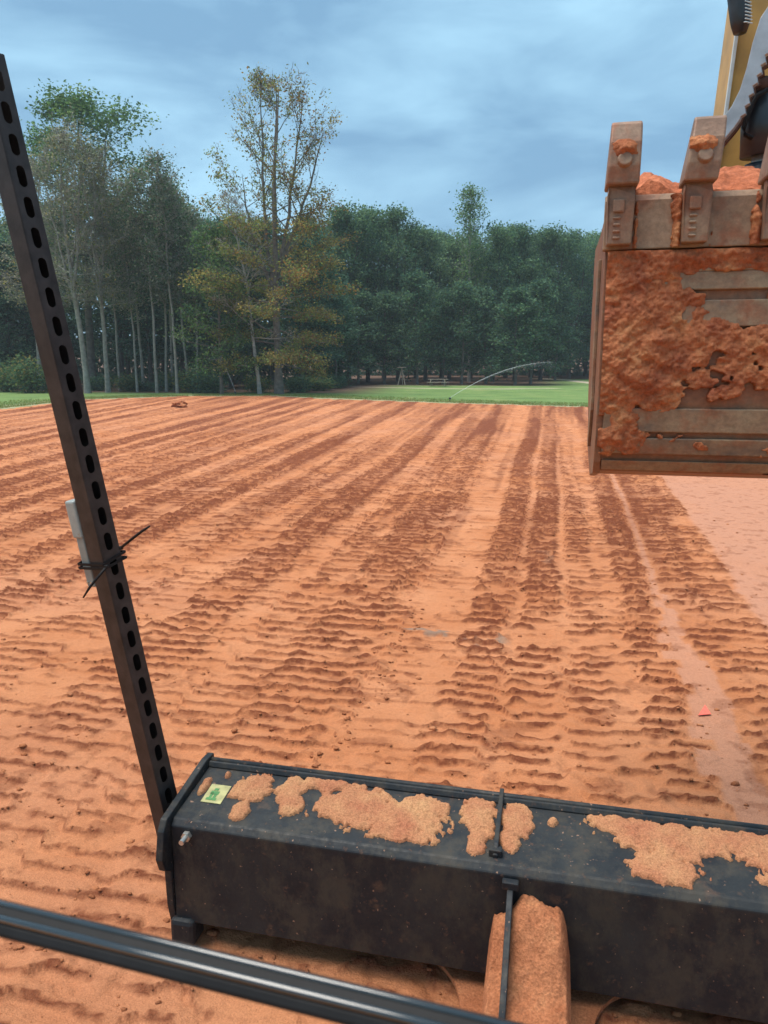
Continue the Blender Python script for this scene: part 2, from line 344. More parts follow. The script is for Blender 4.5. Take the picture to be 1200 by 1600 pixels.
def field(x, y):
    s = x/(1+0.0155*(y-10)); s = s+0.10*(fbm(x*0.25, y*0.16, 2, 21)-0.5)+0.05*(fbm(x*1.3, y*0.9, 2, 22)-0.5)
    r0 = np.floor(np.interp(y, PHY, PHV)); jn = sstep(11, 6, y)
    s = s+jn*(0.20*(vnoise(x*1.1, r0*1.37, 23)-0.5)+0.10*(vnoise(x*6, r0*2.9, 24)-0.5))
    # the pale gap widens towards the machine
    g = 0.17*sstep(8.5, 5.0, y)
    amp = np.zeros_like(x); dmp = np.zeros_like(x); ph = np.zeros_like(x); berm = np.zeros_like(x); bare = sstep(2.10, 2.2, s)
    for i, (a, b, h, d) in enumerate(STR):
        b2 = b; a2 = a
        if i == 3: b2 = b-g*0.35
        if i == 2: a2 = a-g*0.35; b2 = b+g
        if i == 1: a2 = a+g
        w = sstep(a2-0.05, a2+0.05, s)*sstep(b2+0.05, b2-0.05, s)
        amp += w*h; dmp += w*d; ph += w*((i*0.37) % 1)
        if i % 2 == 0: berm += np.exp(-((s-a2)/0.045)**2)
    j = fbm(x*1.1, y*1.1, 2, 31)
    p = (np.interp(y, PHY, PHV)+ph*0.9+0.75*(fbm(x*0.9, y*0.5, 3, 33)-0.5)+0.25*(vnoise(x*9, y*9, 35)-0.5)) % 1.0
    prof = np.where(p < 0.13, p/0.13, np.power(np.clip(1-(p-0.13)/0.87, 0, 1), 1.6))
    rid = np.floor(np.interp(y, PHY, PHV)+ph*0.9)
    brk = sstep(0.36, 0.52, fbm(x*2.6+rid*7.7, rid*3.1+y*0.6, 3, 41)+0.3*(amp/0.045)-0.15)
    near = sstep(3.0, 9.0, y)*0.4+0.5
    A = (amp*0.8+0.009*(amp > 0.002))*(0.2+1.0*brk)*near*1.2
    jag = 0.12*(vnoise(x*16, rid*5.3, 43)-0.5)+0.10*(vnoise(x*45, y*30, 44)-0.5)
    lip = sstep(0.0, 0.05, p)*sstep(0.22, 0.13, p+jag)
    crumb = fbm(x*30, y*30, 3, 51)
    h = A*prof*(0.8+0.5*vnoise(x*14, rid*2.7, 45)) + A*0.9*(crumb-0.42)*lip
    h += 0.022*berm*(fbm(x*6, y*6, 3, 61)-0.25)*sstep(0.5, 1.0, 1-bare)
    h += 0.05*(fbm(x*0.45, y*0.35, 3, 71)-0.5) + 0.012*(fbm(x*3, y*3, 3, 72)-0.5) + 0.006*(fbm(x*17, y*17, 3, 73)-0.5)
    h += 0.02*sstep(0.62, 0.78, fbm(x*5.5, y*5.5, 3, 74))*(0.4+crumb)*(1-bare*0.8)
    h -= 0.018*np.clip(amp/0.03, 0, 1)*0.8
    h -= 0.012*sstep(0.045, 0.0, np.abs(fbm(x*2.1, y*2.6, 3, 76)-0.5))*(1-bare)*sstep(9, 4, y)      # drying cracks
    fade = sstep(16, 30, y)
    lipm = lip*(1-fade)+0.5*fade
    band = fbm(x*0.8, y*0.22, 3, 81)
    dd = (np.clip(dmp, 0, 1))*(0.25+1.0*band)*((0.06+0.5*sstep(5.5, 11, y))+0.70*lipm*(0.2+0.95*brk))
    dd = dd*(0.55+0.45*sstep(3, 7, y)) + 0.60*lip*brk*np.clip(amp/0.016, 0, 1)*(1-fade) + 0.28*berm*sstep(0.45, 0.65, fbm(x*5, y*5, 2, 83))*(1-bare)  # lip terms paint shade on the steep camera-facing steps, besides real damp
    dd += 0.4*sstep(0.60, 0.72, fbm(x*7, y*7, 3, 84))*(1-bare)+0.35*bare*sstep(0.64, 0.72, fbm(x*11, y*11, 2, 88))
    h += bare*(0.02*(fbm(x*2.2, y*2.2, 3, 78)-0.5)+0.012*sstep(0.6, 0.7, fbm(x*8, y*8, 3, 79)))
    sk = sstep(7, 13, y)*(1-bare); dd += sk*(0.42*sstep(0.50, 0.68, fbm(s*4.3, y*0.10, 3, 87))-0.18*sstep(0.52, 0.68, fbm(s*6.1, y*0.13, 3, 89)))
    dd += 0.25*sstep(28, 46, y)*sstep(0.4, 0.65, fbm(x*0.3, y*0.12, 3, 85))
    pale = 0.85*bare+0.8*np.clip(-dmp/0.3, 0, 1)+0.25*sstep(0.45, 0.7, fbm(x*0.6, y*0.6, 3, 86))
    cl = sstep(0.16, 0.04, np.abs(y-6.33+0.16*(x+0.8)+0.35*(fbm(x*5, y*5, 3, 91)-0.5)))*sstep(0.55, 0.4, np.abs(x+0.78))*sstep(0.46, 0.58, fbm(x*9, y*14, 3, 92))*0.85
    cl = np.maximum(cl, 0.6*sstep(0.2, 0.05, np.hypot((x+0.05), (y-9.3)/2.0))*sstep(0.4, 0.6, fbm(x*6, y*6, 3, 93)))
    h += 0.02*cl*crumb
    return h, np.clip(dd, 0, 1), np.clip(pale, 0, 1), np.clip(cl, 0, 1)
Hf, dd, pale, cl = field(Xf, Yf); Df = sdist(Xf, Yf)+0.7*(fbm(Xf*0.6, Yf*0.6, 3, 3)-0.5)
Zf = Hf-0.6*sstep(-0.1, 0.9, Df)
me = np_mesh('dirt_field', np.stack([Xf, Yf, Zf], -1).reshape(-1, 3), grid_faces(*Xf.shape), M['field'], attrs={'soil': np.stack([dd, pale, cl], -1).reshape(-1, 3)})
tag(obj('dirt_field', me), kind='structure')

# loose clods lying on the field
def ico_lumps(n, px, py, size, seed, squash=0.5):
    bm = bmesh.new(); bmesh.ops.create_icosphere(bm, subdivisions=1, radius=1); bv = np.array([v.co for v in bm.verts]); bf = np.array([[v.index for v in f.verts] for f in bm.faces]); bm.free()
    r = np.random.default_rng(seed); V = bv[None]*(0.45+0.9*r.random((n, len(bv), 1))); a = r.random(n)*6.28
    c, s_ = np.cos(a)[:, None], np.sin(a)[:, None]; V = np.stack([V[..., 0]*c-V[..., 1]*s_, (V[..., 0]*s_+V[..., 1]*c)*0.75, V[..., 2]*squash], -1)*size[:, None, None]
    hz = field(px, py)[0]; V += np.stack([px, py, hz+size*0.2], -1)[:, None, :]
    F = (bf[None]+np.arange(n)[:, None, None]*len(bv)).reshape(-1, 3); return V.reshape(-1, 3), F
n = 2600; r = np.random.default_rng(5); cy = 1.6+r.random(n)**1.5*11; cx = -(0.8*cy+1.2)+r.random(n)*(1.2*cy+3.0)
cs = 0.005+0.02*r.random(n)**5*1.2
V1, F1 = ico_lumps(n, cx, cy, cs, 6)
n2 = 90; ly = np.linspace(3.3, 7.0, n2); lx = -1.27+0.04*r.standard_normal(n2)+0.05*np.sin(ly*9)+0.03*(ly-4); V2, F2 = ico_lumps(n2, lx, ly+0.05*r.standard_normal(n2), 0.008+0.018*r.random(n2)**2, 8)
n3 = 15000; qy = 2.2+r.random(n3)**1.3*10; qx = -(0.8*qy+1.0)+r.random(n3)*(1.15*qy+2.6); kd = field(qx, qy)[1] > 0.33; qx = qx[kd][:5000]; qy = qy[kd][:5000]; n3 = len(qx)
V3, F3 = ico_lumps(n3, qx, qy, 0.005+0.012*r.random(n3)**3, 9)
Vc = np.concatenate([V1, V2, V3]); Fc = np.concatenate([F1, F2+len(V1), F3+len(V1)+len(V2)])
dv = np.repeat(np.concatenate([r.random(n)**1.5*0.6, 0.2+0.5*r.random(n2), 0.1+0.6*r.random(n3)]), 12)
me = np_mesh('soil_clods', Vc, Fc, M['field'], attrs={'soil': np.stack([dv, dv*0, dv*0], -1)})
tag(obj('soil_clods', me), 'small crumbled soil clods scattered over the tracked red dirt', 'soil clods', kind='stuff')
# one big clod far out on the field
bm = bmesh.new(); bmesh.ops.create_icosphere(bm, subdivisions=3, radius=0.3)
for v in bm.verts:
    v.co *= 0.3+1.5*float(fbm(np.array(v.co.x*7+3), np.array(v.co.y*7+v.co.z*9), 3, 44)); v.co.z *= 0.75; v.co.x *= 1.3
me = bpy.data.meshes.new('soil_clod'); bm.to_mesh(me); bm.free(); me.materials.append(M['mud_bucket'])
o = obj('soil_clod', me); o.location = (gx(277, 40)+0.0, 40, 0.12); tag(o, 'dark lone lump of earth sitting out on the red field', 'clod')

# ------------------------------------------------------------------ excavator
EXC = tag(empty('excavator', (0.6, 1.2, 0.0)), 'yellow excavator with muddy bucket raised and black dozer blade on the red dirt', 'excavator')
def mud_grid(name, org, U, Vv, Nn, nu, nv, fn, m, parent):
    u, v = np.meshgrid(np.linspace(0, 1, nu), np.linspace(0, 1, nv)); h = fn(u, v)
    P = np.array(org)[None, None]+u[..., None]*np.array(U)+v[..., None]*np.array(Vv)+np.clip(h, -0.006, 1)[..., None]*np.array(Nn)
    F = grid_faces(*u.shape); hf = h.ravel()[F].max(1) > 0.0
    me = np_mesh(name, P.reshape(-1, 3), F[hf], m); return obj(name, me, parent)

# -- dozer blade: rear plate, sloped top and curved mouldboard, one profile swept across
BX0, BX1 = -1.445, 1.6; BY = 2.45
prof = [(BY, 0.12), (BY, 0.56), (BY+0.025, 0.583), (2.83, 0.625), (2.85, 0.61), (2.79, 0.45), (2.77, 0.3), (2.80, 0.15), (2.86, 0.06), (2.82, 0.06), (2.74, 0.12)]
mb = MB(); mb.prism([(BX0, y, z) for y, z in prof], (BX1-BX0, 0, 0))
blade = mb.build('dozer_blade', M['blade'], EXC, bevel=0.006)
tag(blade, 'black dozer blade with sloped top caked in dry orange mud')
# end plate outside the left end
ep = [(2.40, 0.56), (2.43, 0.60), (2.80, 0.66), (2.87, 0.655), (2.88, 0.55), (2.83, 0.3), (2.88, 0.04), (2.6, 0.04), (2.50, 0.045), (2.46, 0.10), (2.44, 0.2), (2.435, 0.36), (2.395, 0.39), (2.375, 0.45)]
for x0 in (BX0-0.032, BX1):
    MB().prism([(x0, y, z) for y, z in ep], (0.03, 0, 0)).build('end_plate', M['blade'], blade, bevel=0.004)
MB().prism([(BX0-0.02, y, z) for y, z in [(2.425, 0.14), (2.425, 0.02), (2.53, 0.02), (2.53, 0.14)]], (0.11, 0, 0)).build('foot', M['blade'], blade, bevel=0.02)
# rail along the far top edge
MB().tube([(BX0, 2.842, 0.635), (BX1, 2.842, 0.635)], 0.014, 10).build('top_rail', M['blade'], blade, True)
MB().prism([(BX0, 2.80, 0.625), (BX0, 2.812, 0.645), (BX0, 2.822, 0.645), (BX0, 2.824, 0.625)], (BX1-BX0, 0, 0)).build('lip', M['blade'], blade, bevel=0.003)
# rib across the top
for xr_ in (-0.145,):
    MB().prism([(xr_, 2.50, 0.57), (xr_, 2.50, 0.60), (xr_, 2.54, 0.625), (xr_, 2.80, 0.652), (xr_, 2.86, 0.66), (xr_, 2.86, 0.6)], (0.018, 0, 0)).build('rib', M['blade'], blade, bevel=0.003)
    MB().box((xr_+0.009, 2.52, 0.60), (0.05, 0.03, 0.03)).build('bracket', M['blade'], blade, bevel=0.004)
# bolt on the rear plate near the end
mb = MB().tube([(-1.37, BY-0.055, 0.53), (-1.37, BY, 0.53)], 0.011, 10); mb.tube([(-1.37, BY-0.02, 0.53), (-1.37, BY-0.001, 0.53)], 0.02, 6)
mb.build('bolt', M['screw'], blade)
# sticker
def on_top(x, v): return np.array([x, 2.475+0.355*v, 0.583+0.042*v])
TN = np.array([0, -0.117, 0.993])
def quad_on_top(x0, x1, v0, v1, lift):
    return [on_top(x0, v0)+TN*lift, on_top(x1, v0)+TN*lift, on_top(x1, v1)+TN*lift, on_top(x0, v1)+TN*lift]
st = MB().prism(quad_on_top(-1.375, -1.285, 0.30, 0.62, 0.001), TN*0.002).build('sticker', M['sticker'], blade)
mb = MB()
for (x0, x1, v0, v1) in [(-1.36, -1.315, 0.34, 0.38), (-1.352, -1.34, 0.38, 0.47), (-1.335, -1.322, 0.38, 0.45), (-1.355, -1.318, 0.44, 0.50), (-1.347, -1.328, 0.51, 0.55)]:
    mb.prism(quad_on_top(x0, x1, v0, v1, 0.0032), TN*0.001)
mb.build('printed_figure', M['sticker_green'], blade)
# caked mud on the top
ELL = [(-1.185, 0.62, 0.072, 0.30), (-1.185, 0.25, 0.035, 0.2), (-1.02, 0.68, 0.06, 0.28), (-0.99, 0.45, 0.05, 0.2), (-0.86, 0.86, 0.14, 0.10), (-0.72, 0.55, 0.16, 0.36), (-0.52, 0.42, 0.17, 0.36), (-0.45, 0.68, 0.11, 0.2),
       (-0.22, 0.62, 0.075, 0.34), (-0.21, 0.25, 0.04, 0.25), (-0.07, 0.66, 0.07, 0.3), (-0.085, 0.35, 0.04, 0.2), (0.07, 0.72, 0.018, 0.06), (0.33, 0.8, 0.13, 0.14), (0.5, 0.66, 0.19, 0.28), (0.47, 0.2, 0.12, 0.3), (0.8, 0.75, 0.3, 0.2), (1.0, 0.5, 0.2, 0.4), (-1.40, 0.55, 0.02, 0.2), (-1.33, 0.8, 0.012, 0.05)]
def topmud(u, v):
    x = BX0+u*(BX1-BX0); f = np.full(x.shape, -9.0)
    for (ex, ev, rx, rv) in ELL: f = np.maximum(f, 1-np.hypot((x-ex)/rx, (v-ev)/rv))
    f = f*0.35+0.30*(fbm(x*22, v*8, 3, 101)-0.5)+0.12*(fbm(x*70, v*25, 2, 102)-0.5)
    f = f-2.0*np.clip(0.085+0.05*fbm(x*30, v*0, 2, 105)-v, 0, 1)-2.0*np.clip(v-0.95, 0, 1)
    return np.where(f > 0, 0.004+np.clip(f, 0, 0.2)*0.05+0.010*fbm(x*60, v*23, 3, 103)+0.006*fbm(x*150, v*60, 2, 104)-0.003, -0.006)
mud_grid('caked_mud', on_top(BX0, 0.0), (BX1-BX0, 0, 0), on_top(0, 1)-on_top(0, 0), TN, 640, 80, topmud, M['mud_blade'], blade)
# push arm behind the blade with its filleted gusset plate
arm = MB().prism([(-0.13, 1.2, 0.056), (-0.13, 1.2, 0.21), (-0.13, 2.445, 0.27), (-0.13, 2.445, 0.056)], (0.26, 0, 0)).build('push_arm', M['mud'], EXC, bevel=0.01)
left = [(-0.9, 2.59)]+[(-0.50+0.26*math.sin(math.pi/2*k_/12), 2.33+0.26*math.cos(math.pi/2*k_/12)) for k_ in range(13)]+[(-0.24, 1.2)]
right = [(-x, y) for x, y in left[::-1]]
gus = MB().prism([(x, y, 0.035) for x, y in left+right], (0, 0, 0.02)).build('gusset_plate', M['mud'], EXC)
fin = MB().prism([(-0.085, 1.2, 0.20), (-0.085, 1.2, 0.27), (-0.085, 2.1, 0.34), (-0.085, 2.41, 0.52), (-0.085, 2.445, 0.53), (-0.085, 2.445, 0.26)], (0.022, 0, 0)).build('fin', M['blade'], arm, bevel=0.003)
MB().box((-0.074, 2.435, 0.535), (0.06, 0.03, 0.03)).build('fin_bracket', M['blade'], arm, bevel=0.004)
# soil piled on the arm
def pile(u, v):
    x = -0.14+0.29*u; y = 1.5+0.945*v
    top = 0.055+0.17*sstep(0.70, 0.95, v)*(0.35+0.65*sstep(-0.16, 0.0, x))*sstep(0.17, 0.10, x)
    edge = np.minimum(sstep(-0.02, 0.06, u), sstep(1.02, 0.93, u))
    return top*edge*(0.8+0.5*fbm(x*9, y*9, 3, 111))+0.018*(fbm(x*45, y*45, 3, 112)-0.5)+0.01*(fbm(x*110, y*110, 2, 113)-0.5)-0.004
mud_grid('soil_pile', (-0.145, 1.5, 0.222), (0.295, 0, 0), (0, 0.945, 0.045), (0, 0, 1), 70, 200, pile, M['mud'], None)
tag(bpy.data.objects['soil_pile'], 'crumbly orange soil piled on the arm behind the black blade', 'soil pile')

# -- bucket
B0 = 3.3; BL, BR = 0.195, 1.2
def rows(y0s, x0, x1): return [(x0, y, z) for y, z in y0s]
outer = [(0.035, 2.90), (0.022, 2.72), (0.010, 2.55), (0.002, 2.4), (0.0, 2.25), (0.012, 2.10), (0.035, 2.0), (0.075, 1.945), (0.3, 1.90), (0.62, 2.0), (0.85, 2.25), (0.95, 2.6), (0.95, 2.95)]
inner = [(0.92, 2.95), (0.92, 2.6), (0.82, 2.28), (0.6, 2.035), (0.3, 1.94), (0.095, 1.98), (0.06, 2.02), (0.04, 2.12), (0.03, 2.25), (0.032, 2.4), (0.04, 2.55), (0.052, 2.72), (0.065, 2.90)]
bucket = MB().prism([(BL+0.02, B0+y, z) for y, z in outer+inner], (BR-BL-0.04, 0, 0)).build('bucket', M['bucket'], EXC, bevel=0.004)
tag(bucket, 'rusty excavator bucket plastered with red mud, teeth pointing up')
sp = [(y-0.004 if i < 8 else y+0.01, z-0.012 if 6 <= i <= 9 else z) for i, (y, z) in enumerate(outer)]+[(0.9, 3.0), (0.5, 3.0), (0.04, 3.04)]
for x0 in (BL-0.008, BR-0.022):
    MB().prism([(x0, B0+y, z) for y, z in sp], (0.03, 0, 0)).build('side_plate', M['bucket'], bucket, bevel=0.004)
MB().prism([(BL-0.022, B0+y, z) for y, z in [(0.25, 2.86), (0.25, 2.2), (0.36, 2.02), (0.42, 2.05), (0.32, 2.25), (0.33, 2.86)]], (0.014, 0, 0)).build('side_wear_strip', M['wear'], bucket, bevel=0.003)
MB().prism([(BL-0.02, B0+y, z) for y, z in [(-0.012, 2.862), (-0.004, 3.05), (0.012, 3.075), (0.03, 3.075), (0.036, 2.862)]], (BR-BL+0.04, 0, 0)).build('cutting_edge', M['edge'], bucket, bevel=0.005)
TX = [0.232, 0.517, 0.81, 1.10]
def tooth_pair(x, lean):
    ad = MB().prism([(x-0.048, B0-0.062, 2.875), (x+0.048, B0-0.062, 2.875), (x+0.052, B0-0.075, 3.06), (x+0.05, B0-0.05, 3.10), (x-0.05, B0-0.05, 3.10), (x-0.052, B0-0.075, 3.06)], (0, 0.05, 0))
    ad.prism([(x-0.04, B0+0.032, 2.95), (x+0.04, B0+0.032, 2.95), (x+0.045, B0+0.04, 3.10), (x-0.045, B0+0.04, 3.10)], (0, 0.05, 0))
    for z in (2.90, 2.925, 2.95, 2.975): ad.box((x-0.012, B0-0.064, z), (0.03, 0.014, 0.012))
    ad.box((x-0.008, B0-0.07, 3.02), (0.045, 0.012, 0.05))
    ad.build('adapter', M['tooth'], bucket, bevel=0.008)
    L = []
    prof = [(-0.095, 3.095), (-0.10, 3.16), (-0.09, 3.25), (-0.062, 3.32), (-0.045, 3.335), (-0.03, 3.333), (-0.005, 3.27), (0.03, 3.17), (0.05, 3.095)]
    n_ = len(prof); vs_ = []
    for sx in (-1, 1):
        for y, z in prof:
            w = 0.062-0.004*(z-3.09)/0.24; vs_.append((x+sx*w+lean*(z-3.09), B0+y, z))
    fs_ = [tuple(range(n_)), tuple(range(n_, 2*n_))[::-1]]+[(i, (i+1) % n_, n_+(i+1) % n_, n_+i) for i in range(n_)]
    t_ = MB().add(vs_, fs_)
    t_.build('tooth', M['tooth'], bucket, bevel=0.014)
    MB().tube([(x+lean*0.08, B0-0.112, 3.185), (x+lean*0.08, B0-0.09, 3.18)], [0.026, 0.032], 14).build('tooth_pin', M['tooth'], bucket, bevel=0.004)
    def lump(u, v): return 0.03*(1-np.hypot((u-0.5)*2, (v-0.5)*2))+0.02*(fbm(u*5+x*9, v*5, 3, 121)-0.45)
    mud_grid('caked_mud', (x-0.05, B0-0.098, 3.19), (0.10, 0, 0), (0.0, 0.012, 0.07), (0, -1, 0), 20, 16, lump, M['mud_bucket'], bucket)
for i, x in enumerate(TX): tooth_pair(x, [0.03, 0.11, 0.05, 0.05][i])
def lipmud(u, v):
    x = BL+u*(BR-BL); f = -0.28+0.5*(fbm(x*9, v*2.2, 3, 125)-0.5)+0.2*(fbm(x*30, v*8, 2, 126)-0.5)
    for tx in TX: f = f+0.36*np.exp(-((x-tx+0.062)/0.024)**2)+0.30*np.exp(-((x-tx-0.066)/0.014)**2)
    return np.where(f > 0, 0.006+0.10*np.clip(f, 0, 0.3)+0.012*fbm(x*50, v*12, 2, 127), -0.006)
mud_grid('caked_mud', (BL, B0-0.011, 2.865), (BR-BL, 0, 0), (0, 0.008, 0.2), (0, -1, 0), 260, 56, lipmud, M['mud_bucket'], bucket)
# wear plates across the shell
for (x0, x1, z0, z1) in [(0.285, BR-0.05, 2.70, 2.772), (0.55, BR-0.05, 2.772, 2.805), (0.40, BR-0.05, 2.555, 2.66), (0.215, BR-0.03, 2.125, 2.225), (0.215, BR-0.03, 2.03, 2.10), (0.22, BR-0.03, 1.955, 2.0)]:
    oy = lambda z: np.interp(z, [p[1] for p in outer[:8]][::-1], [p[0] for p in outer[:8]][::-1])
    MB().prism([(x0, B0+oy(z0)-0.022, z0), (x0, B0+oy(z1)-0.022, z1), (x0, B0+oy(z1)+0.01, z1), (x0, B0+oy(z0)+0.01, z0)], (x1-x0, 0, 0)).build('wear_plate', M['wear'], bucket, bevel=0.005)
def bmud(u, v):
    x = BL+u*(BR-BL); z = 1.95+v*0.905; f = 0.6*(fbm(x*3.0, z*4.2, 4, 131)-0.5)+0.25*(fbm(x*14, z*18, 3, 132)-0.5)
    f += 0.22*np.exp(-((x-0.3)/0.12)**2)*sstep(2.2, 2.45, z)+0.10*np.exp(-((z-2.42)/0.12)**2)+0.18*np.exp(-((z-2.83)/0.035)**2)-0.10*np.exp(-((z-2.16)/0.06)**2)-0.08*sstep(2.12, 2.0, z)
    f += 0.28*np.exp(-((x-0.33)/0.07)**2-((z-2.52)/0.07)**2)
    f -= 0.3*np.exp(-((z-2.73)/0.03)**2)*sstep(0.45, 0.6, x)+0.28*np.exp(-((z-2.60)/0.04)**2)*sstep(0.7, 0.85, x)
    return np.where(f > 0.0, 0.010+0.10*np.clip(f, 0, 0.35)+0.03*(fbm(x*16, z*22, 3, 135)-0.4)+0.018*fbm(x*38, z*44, 3, 133)+0.008*fbm(x*100, z*100, 2, 134), -0.006)
_u, _v = np.meshgrid(np.linspace(0, 1, 260), np.linspace(0, 1, 220)); _h = bmud(_u, _v); _z = 1.95+_v*0.905
_P = np.stack([BL+_u*(BR-BL), B0+np.interp(_z, [p[1] for p in outer[:8]][::-1], [p[0] for p in outer[:8]][::-1])-np.clip(_h, -0.006, 1), _z], -1)
_F = grid_faces(*_u.shape); _F = _F[_h.ravel()[_F].max(1) > 0]
obj('caked_mud', np_mesh('caked_mud', _P.reshape(-1, 3), _F, M['mud_bucket']), bucket)
# soil heaped in the bucket
_u, _v = np.meshgrid(np.linspace(0, 1, 150), np.linspace(0, 1, 110)); _x = BL+0.03+_u*(BR-BL-0.06); _y = B0+0.035+_v*0.87
_z = 3.075+0.11*np.sin(np.pi*np.clip(_v*1.1, 0, 1))*(0.5+0.8*fbm(_x*4, _y*4, 3, 141))+0.06*(fbm(_x*9, _y*9, 3, 142)-0.4)+0.03*(fbm(_x*26, _y*26, 3, 143)-0.5)+0.07*np.exp(-((_x-0.72)/0.15)**2)*sstep(0, 0.4, _v)+0.05*np.exp(-((_x-0.36)/0.08)**2)
_z = np.maximum(_z, 3.06+0.03*fbm(_x*12, _y*12, 2, 144))
_z = np.where((_u < 0.02) | (_u > 0.98) | (_v > 0.985) | (_v < 0.008), 2.85, _z)
tag(obj('soil_heap', np_mesh('soil_heap', np.stack([_x, _y, _z], -1).reshape(-1, 3), grid_faces(*_u.shape), M['heap'])), 'heap of loose red soil filling the raised bucket behind its teeth', 'soil heap')

# -- stick, thumb, cylinder, hoses behind the bucket
SY = 4.35
def P(px, py, y): return at_y(px, py, y)
sa = P(1120, 290, SY); sb = P(1168, -60, SY)
st_d = sb-sa; up = st_d*1.6
stick = MB().prism([sa-st_d*0.3+np.array([0, 0, 0]), sa-st_d*0.3+np.array([0.34, 0, 0]), sa-st_d*0.3+np.array([0.34, 0.42, 0]), sa-st_d*0.3+np.array([0, 0.42, 0])], up).build('stick', M['yellow'], EXC, bevel=0.012)
o0 = sa-st_d*0.3
MB().prism([o0+np.array([-0.015, -0.02, 0]), o0+np.array([0.002, -0.02, 0]), o0+np.array([0.002, 0.0, 0]), o0+np.array([-0.015, 0.0, 0])], up).build('flange_highlight', M['lid'], stick, bevel=0.003)  # pale strip along the stick's front edge, a highlight put in as colour
for q in (0, 1):
    b_ = P(1128+10*q, 268+4*q, SY-0.03); MB().tube([b_, b_+np.array([0, 0.03, 0])], 0.018, 6).build('bolt', M['hyd'], stick)
TY = 3.95
out = [(1235, -40), (1205, 2), (1188, 28), (1176, 66), (1166, 108), (1156, 140), (1143, 166), (1112, 208), (1124, 226), (1146, 200), (1156, 186)]
ser = []
for k_ in range(7):
    t0 = k_/7; bx = 1156+t0*44; by = 186-t0*112; ser += [(bx+1, by-4), (bx+9, by-9)]
pl = out+ser+[(1204, 66), (1240, 20)]
thumb = MB().prism([P(a, b, TY) for a, b in pl], (0.012, 0.03, 0)).build('thumb', M['thumb'], EXC, bevel=0.002)
MB().prism([P(a+5, b+3, TY+0.05) for a, b in pl], (0.01, 0.05, 0)).build('thumb_back_plate', M['rust'], thumb)
MB().tube([P(1166, 132, TY+0.09), P(1235, 132, TY+0.12)], 0.036, 14).build('thumb_pin', M['rust'], thumb, True)
cyl = MB().tube([P(1190, 150, 4.1), P(1186, 244, 4.1)], 0.085, 18).build('hydraulic_cylinder', M['hyd'], EXC, True)
MB().tube([P(1186, 244, 4.1), P(1185, 268, 4.1)], 0.035, 12).build('cylinder_rod', M['screw'], cyl, True)
MB().tube([P(1185, 256, 4.1), P(1184, 290, 4.1)], 0.062, 14).build('rod_clevis', M['hyd'], cyl, True)
MB().tube([P(1200, 140, 4.0), P(1182, 150, 4.0), P(1170, 175, 4.0), P(1162, 200, 4.0), P(1164, 211, 4.0), P(1176, 216, 4.0)], 0.011, 8).build('hose', M['black'], EXC, True)
hp = [P(1142, -70, 4.2), P(1147, -20, 4.2), P(1156, 20, 4.2), P(1158, 40, 4.2), P(1156, 52, 4.2)]
gh = MB().tube([P(1150, -70, 4.2), P(1152, -20, 4.2), P(1156, 20, 4.2), P(1157, 36, 4.2), P(1156, 52, 4.2)], [0.05, 0.05, 0.048, 0.045, 0.03], 12).build('guarded_hose', M['hyd'], EXC, True)
mb = MB()
for k_ in range(16):
    py = -44+k_*5.4; c_ = P(1161-(30-py)*0.05+3, py, 4.175); mb.tube([c_+np.array([-0.028, 0.0, 0.008]), c_+np.array([0, -0.018, 0]), c_+np.array([0.03, -0.006, -0.004])], 0.0035, 5)
mb.build('hose_spiral', M['lid'], gh)

# -- cab window bar the camera looks over
WA = np.array([-0.95, 0.489, 1.95]); WB = np.array([0.55, 0.402, 1.95]); WD = WB-WA
pr = [(a*0.42+0.002, b*0.42) for a, b in [(0.02, -0.012), (0.024, 0.004), (0.012, 0.014), (0.0, 0.01), (-0.012, 0.004), (-0.03, -0.006), (-0.042, -0.02), (-0.03, -0.03), (0.0, -0.03)]]
bar = MB().prism([WA+np.array([0, y, z]) for y, z in pr], WD).build('window_bar', M['black'], EXC, bevel=0.003)
for (y, z, r_) in [(0.0045, 0.004, 0.0028), (-0.0065, 0.0005, 0.0034)]:
    MB().tube([WA+np.array([0, y, z]), WB+np.array([0, y, z])], r_, 16).build('window_seal', M['gloss'], bar, True)
for q in (WA, WB):
    MB().box(q+np.array([0.0, 0.0, 0.0]), (0.07, 0.08, 2.2)).build('cab_pillar', M['black'], EXC, bevel=0.01)

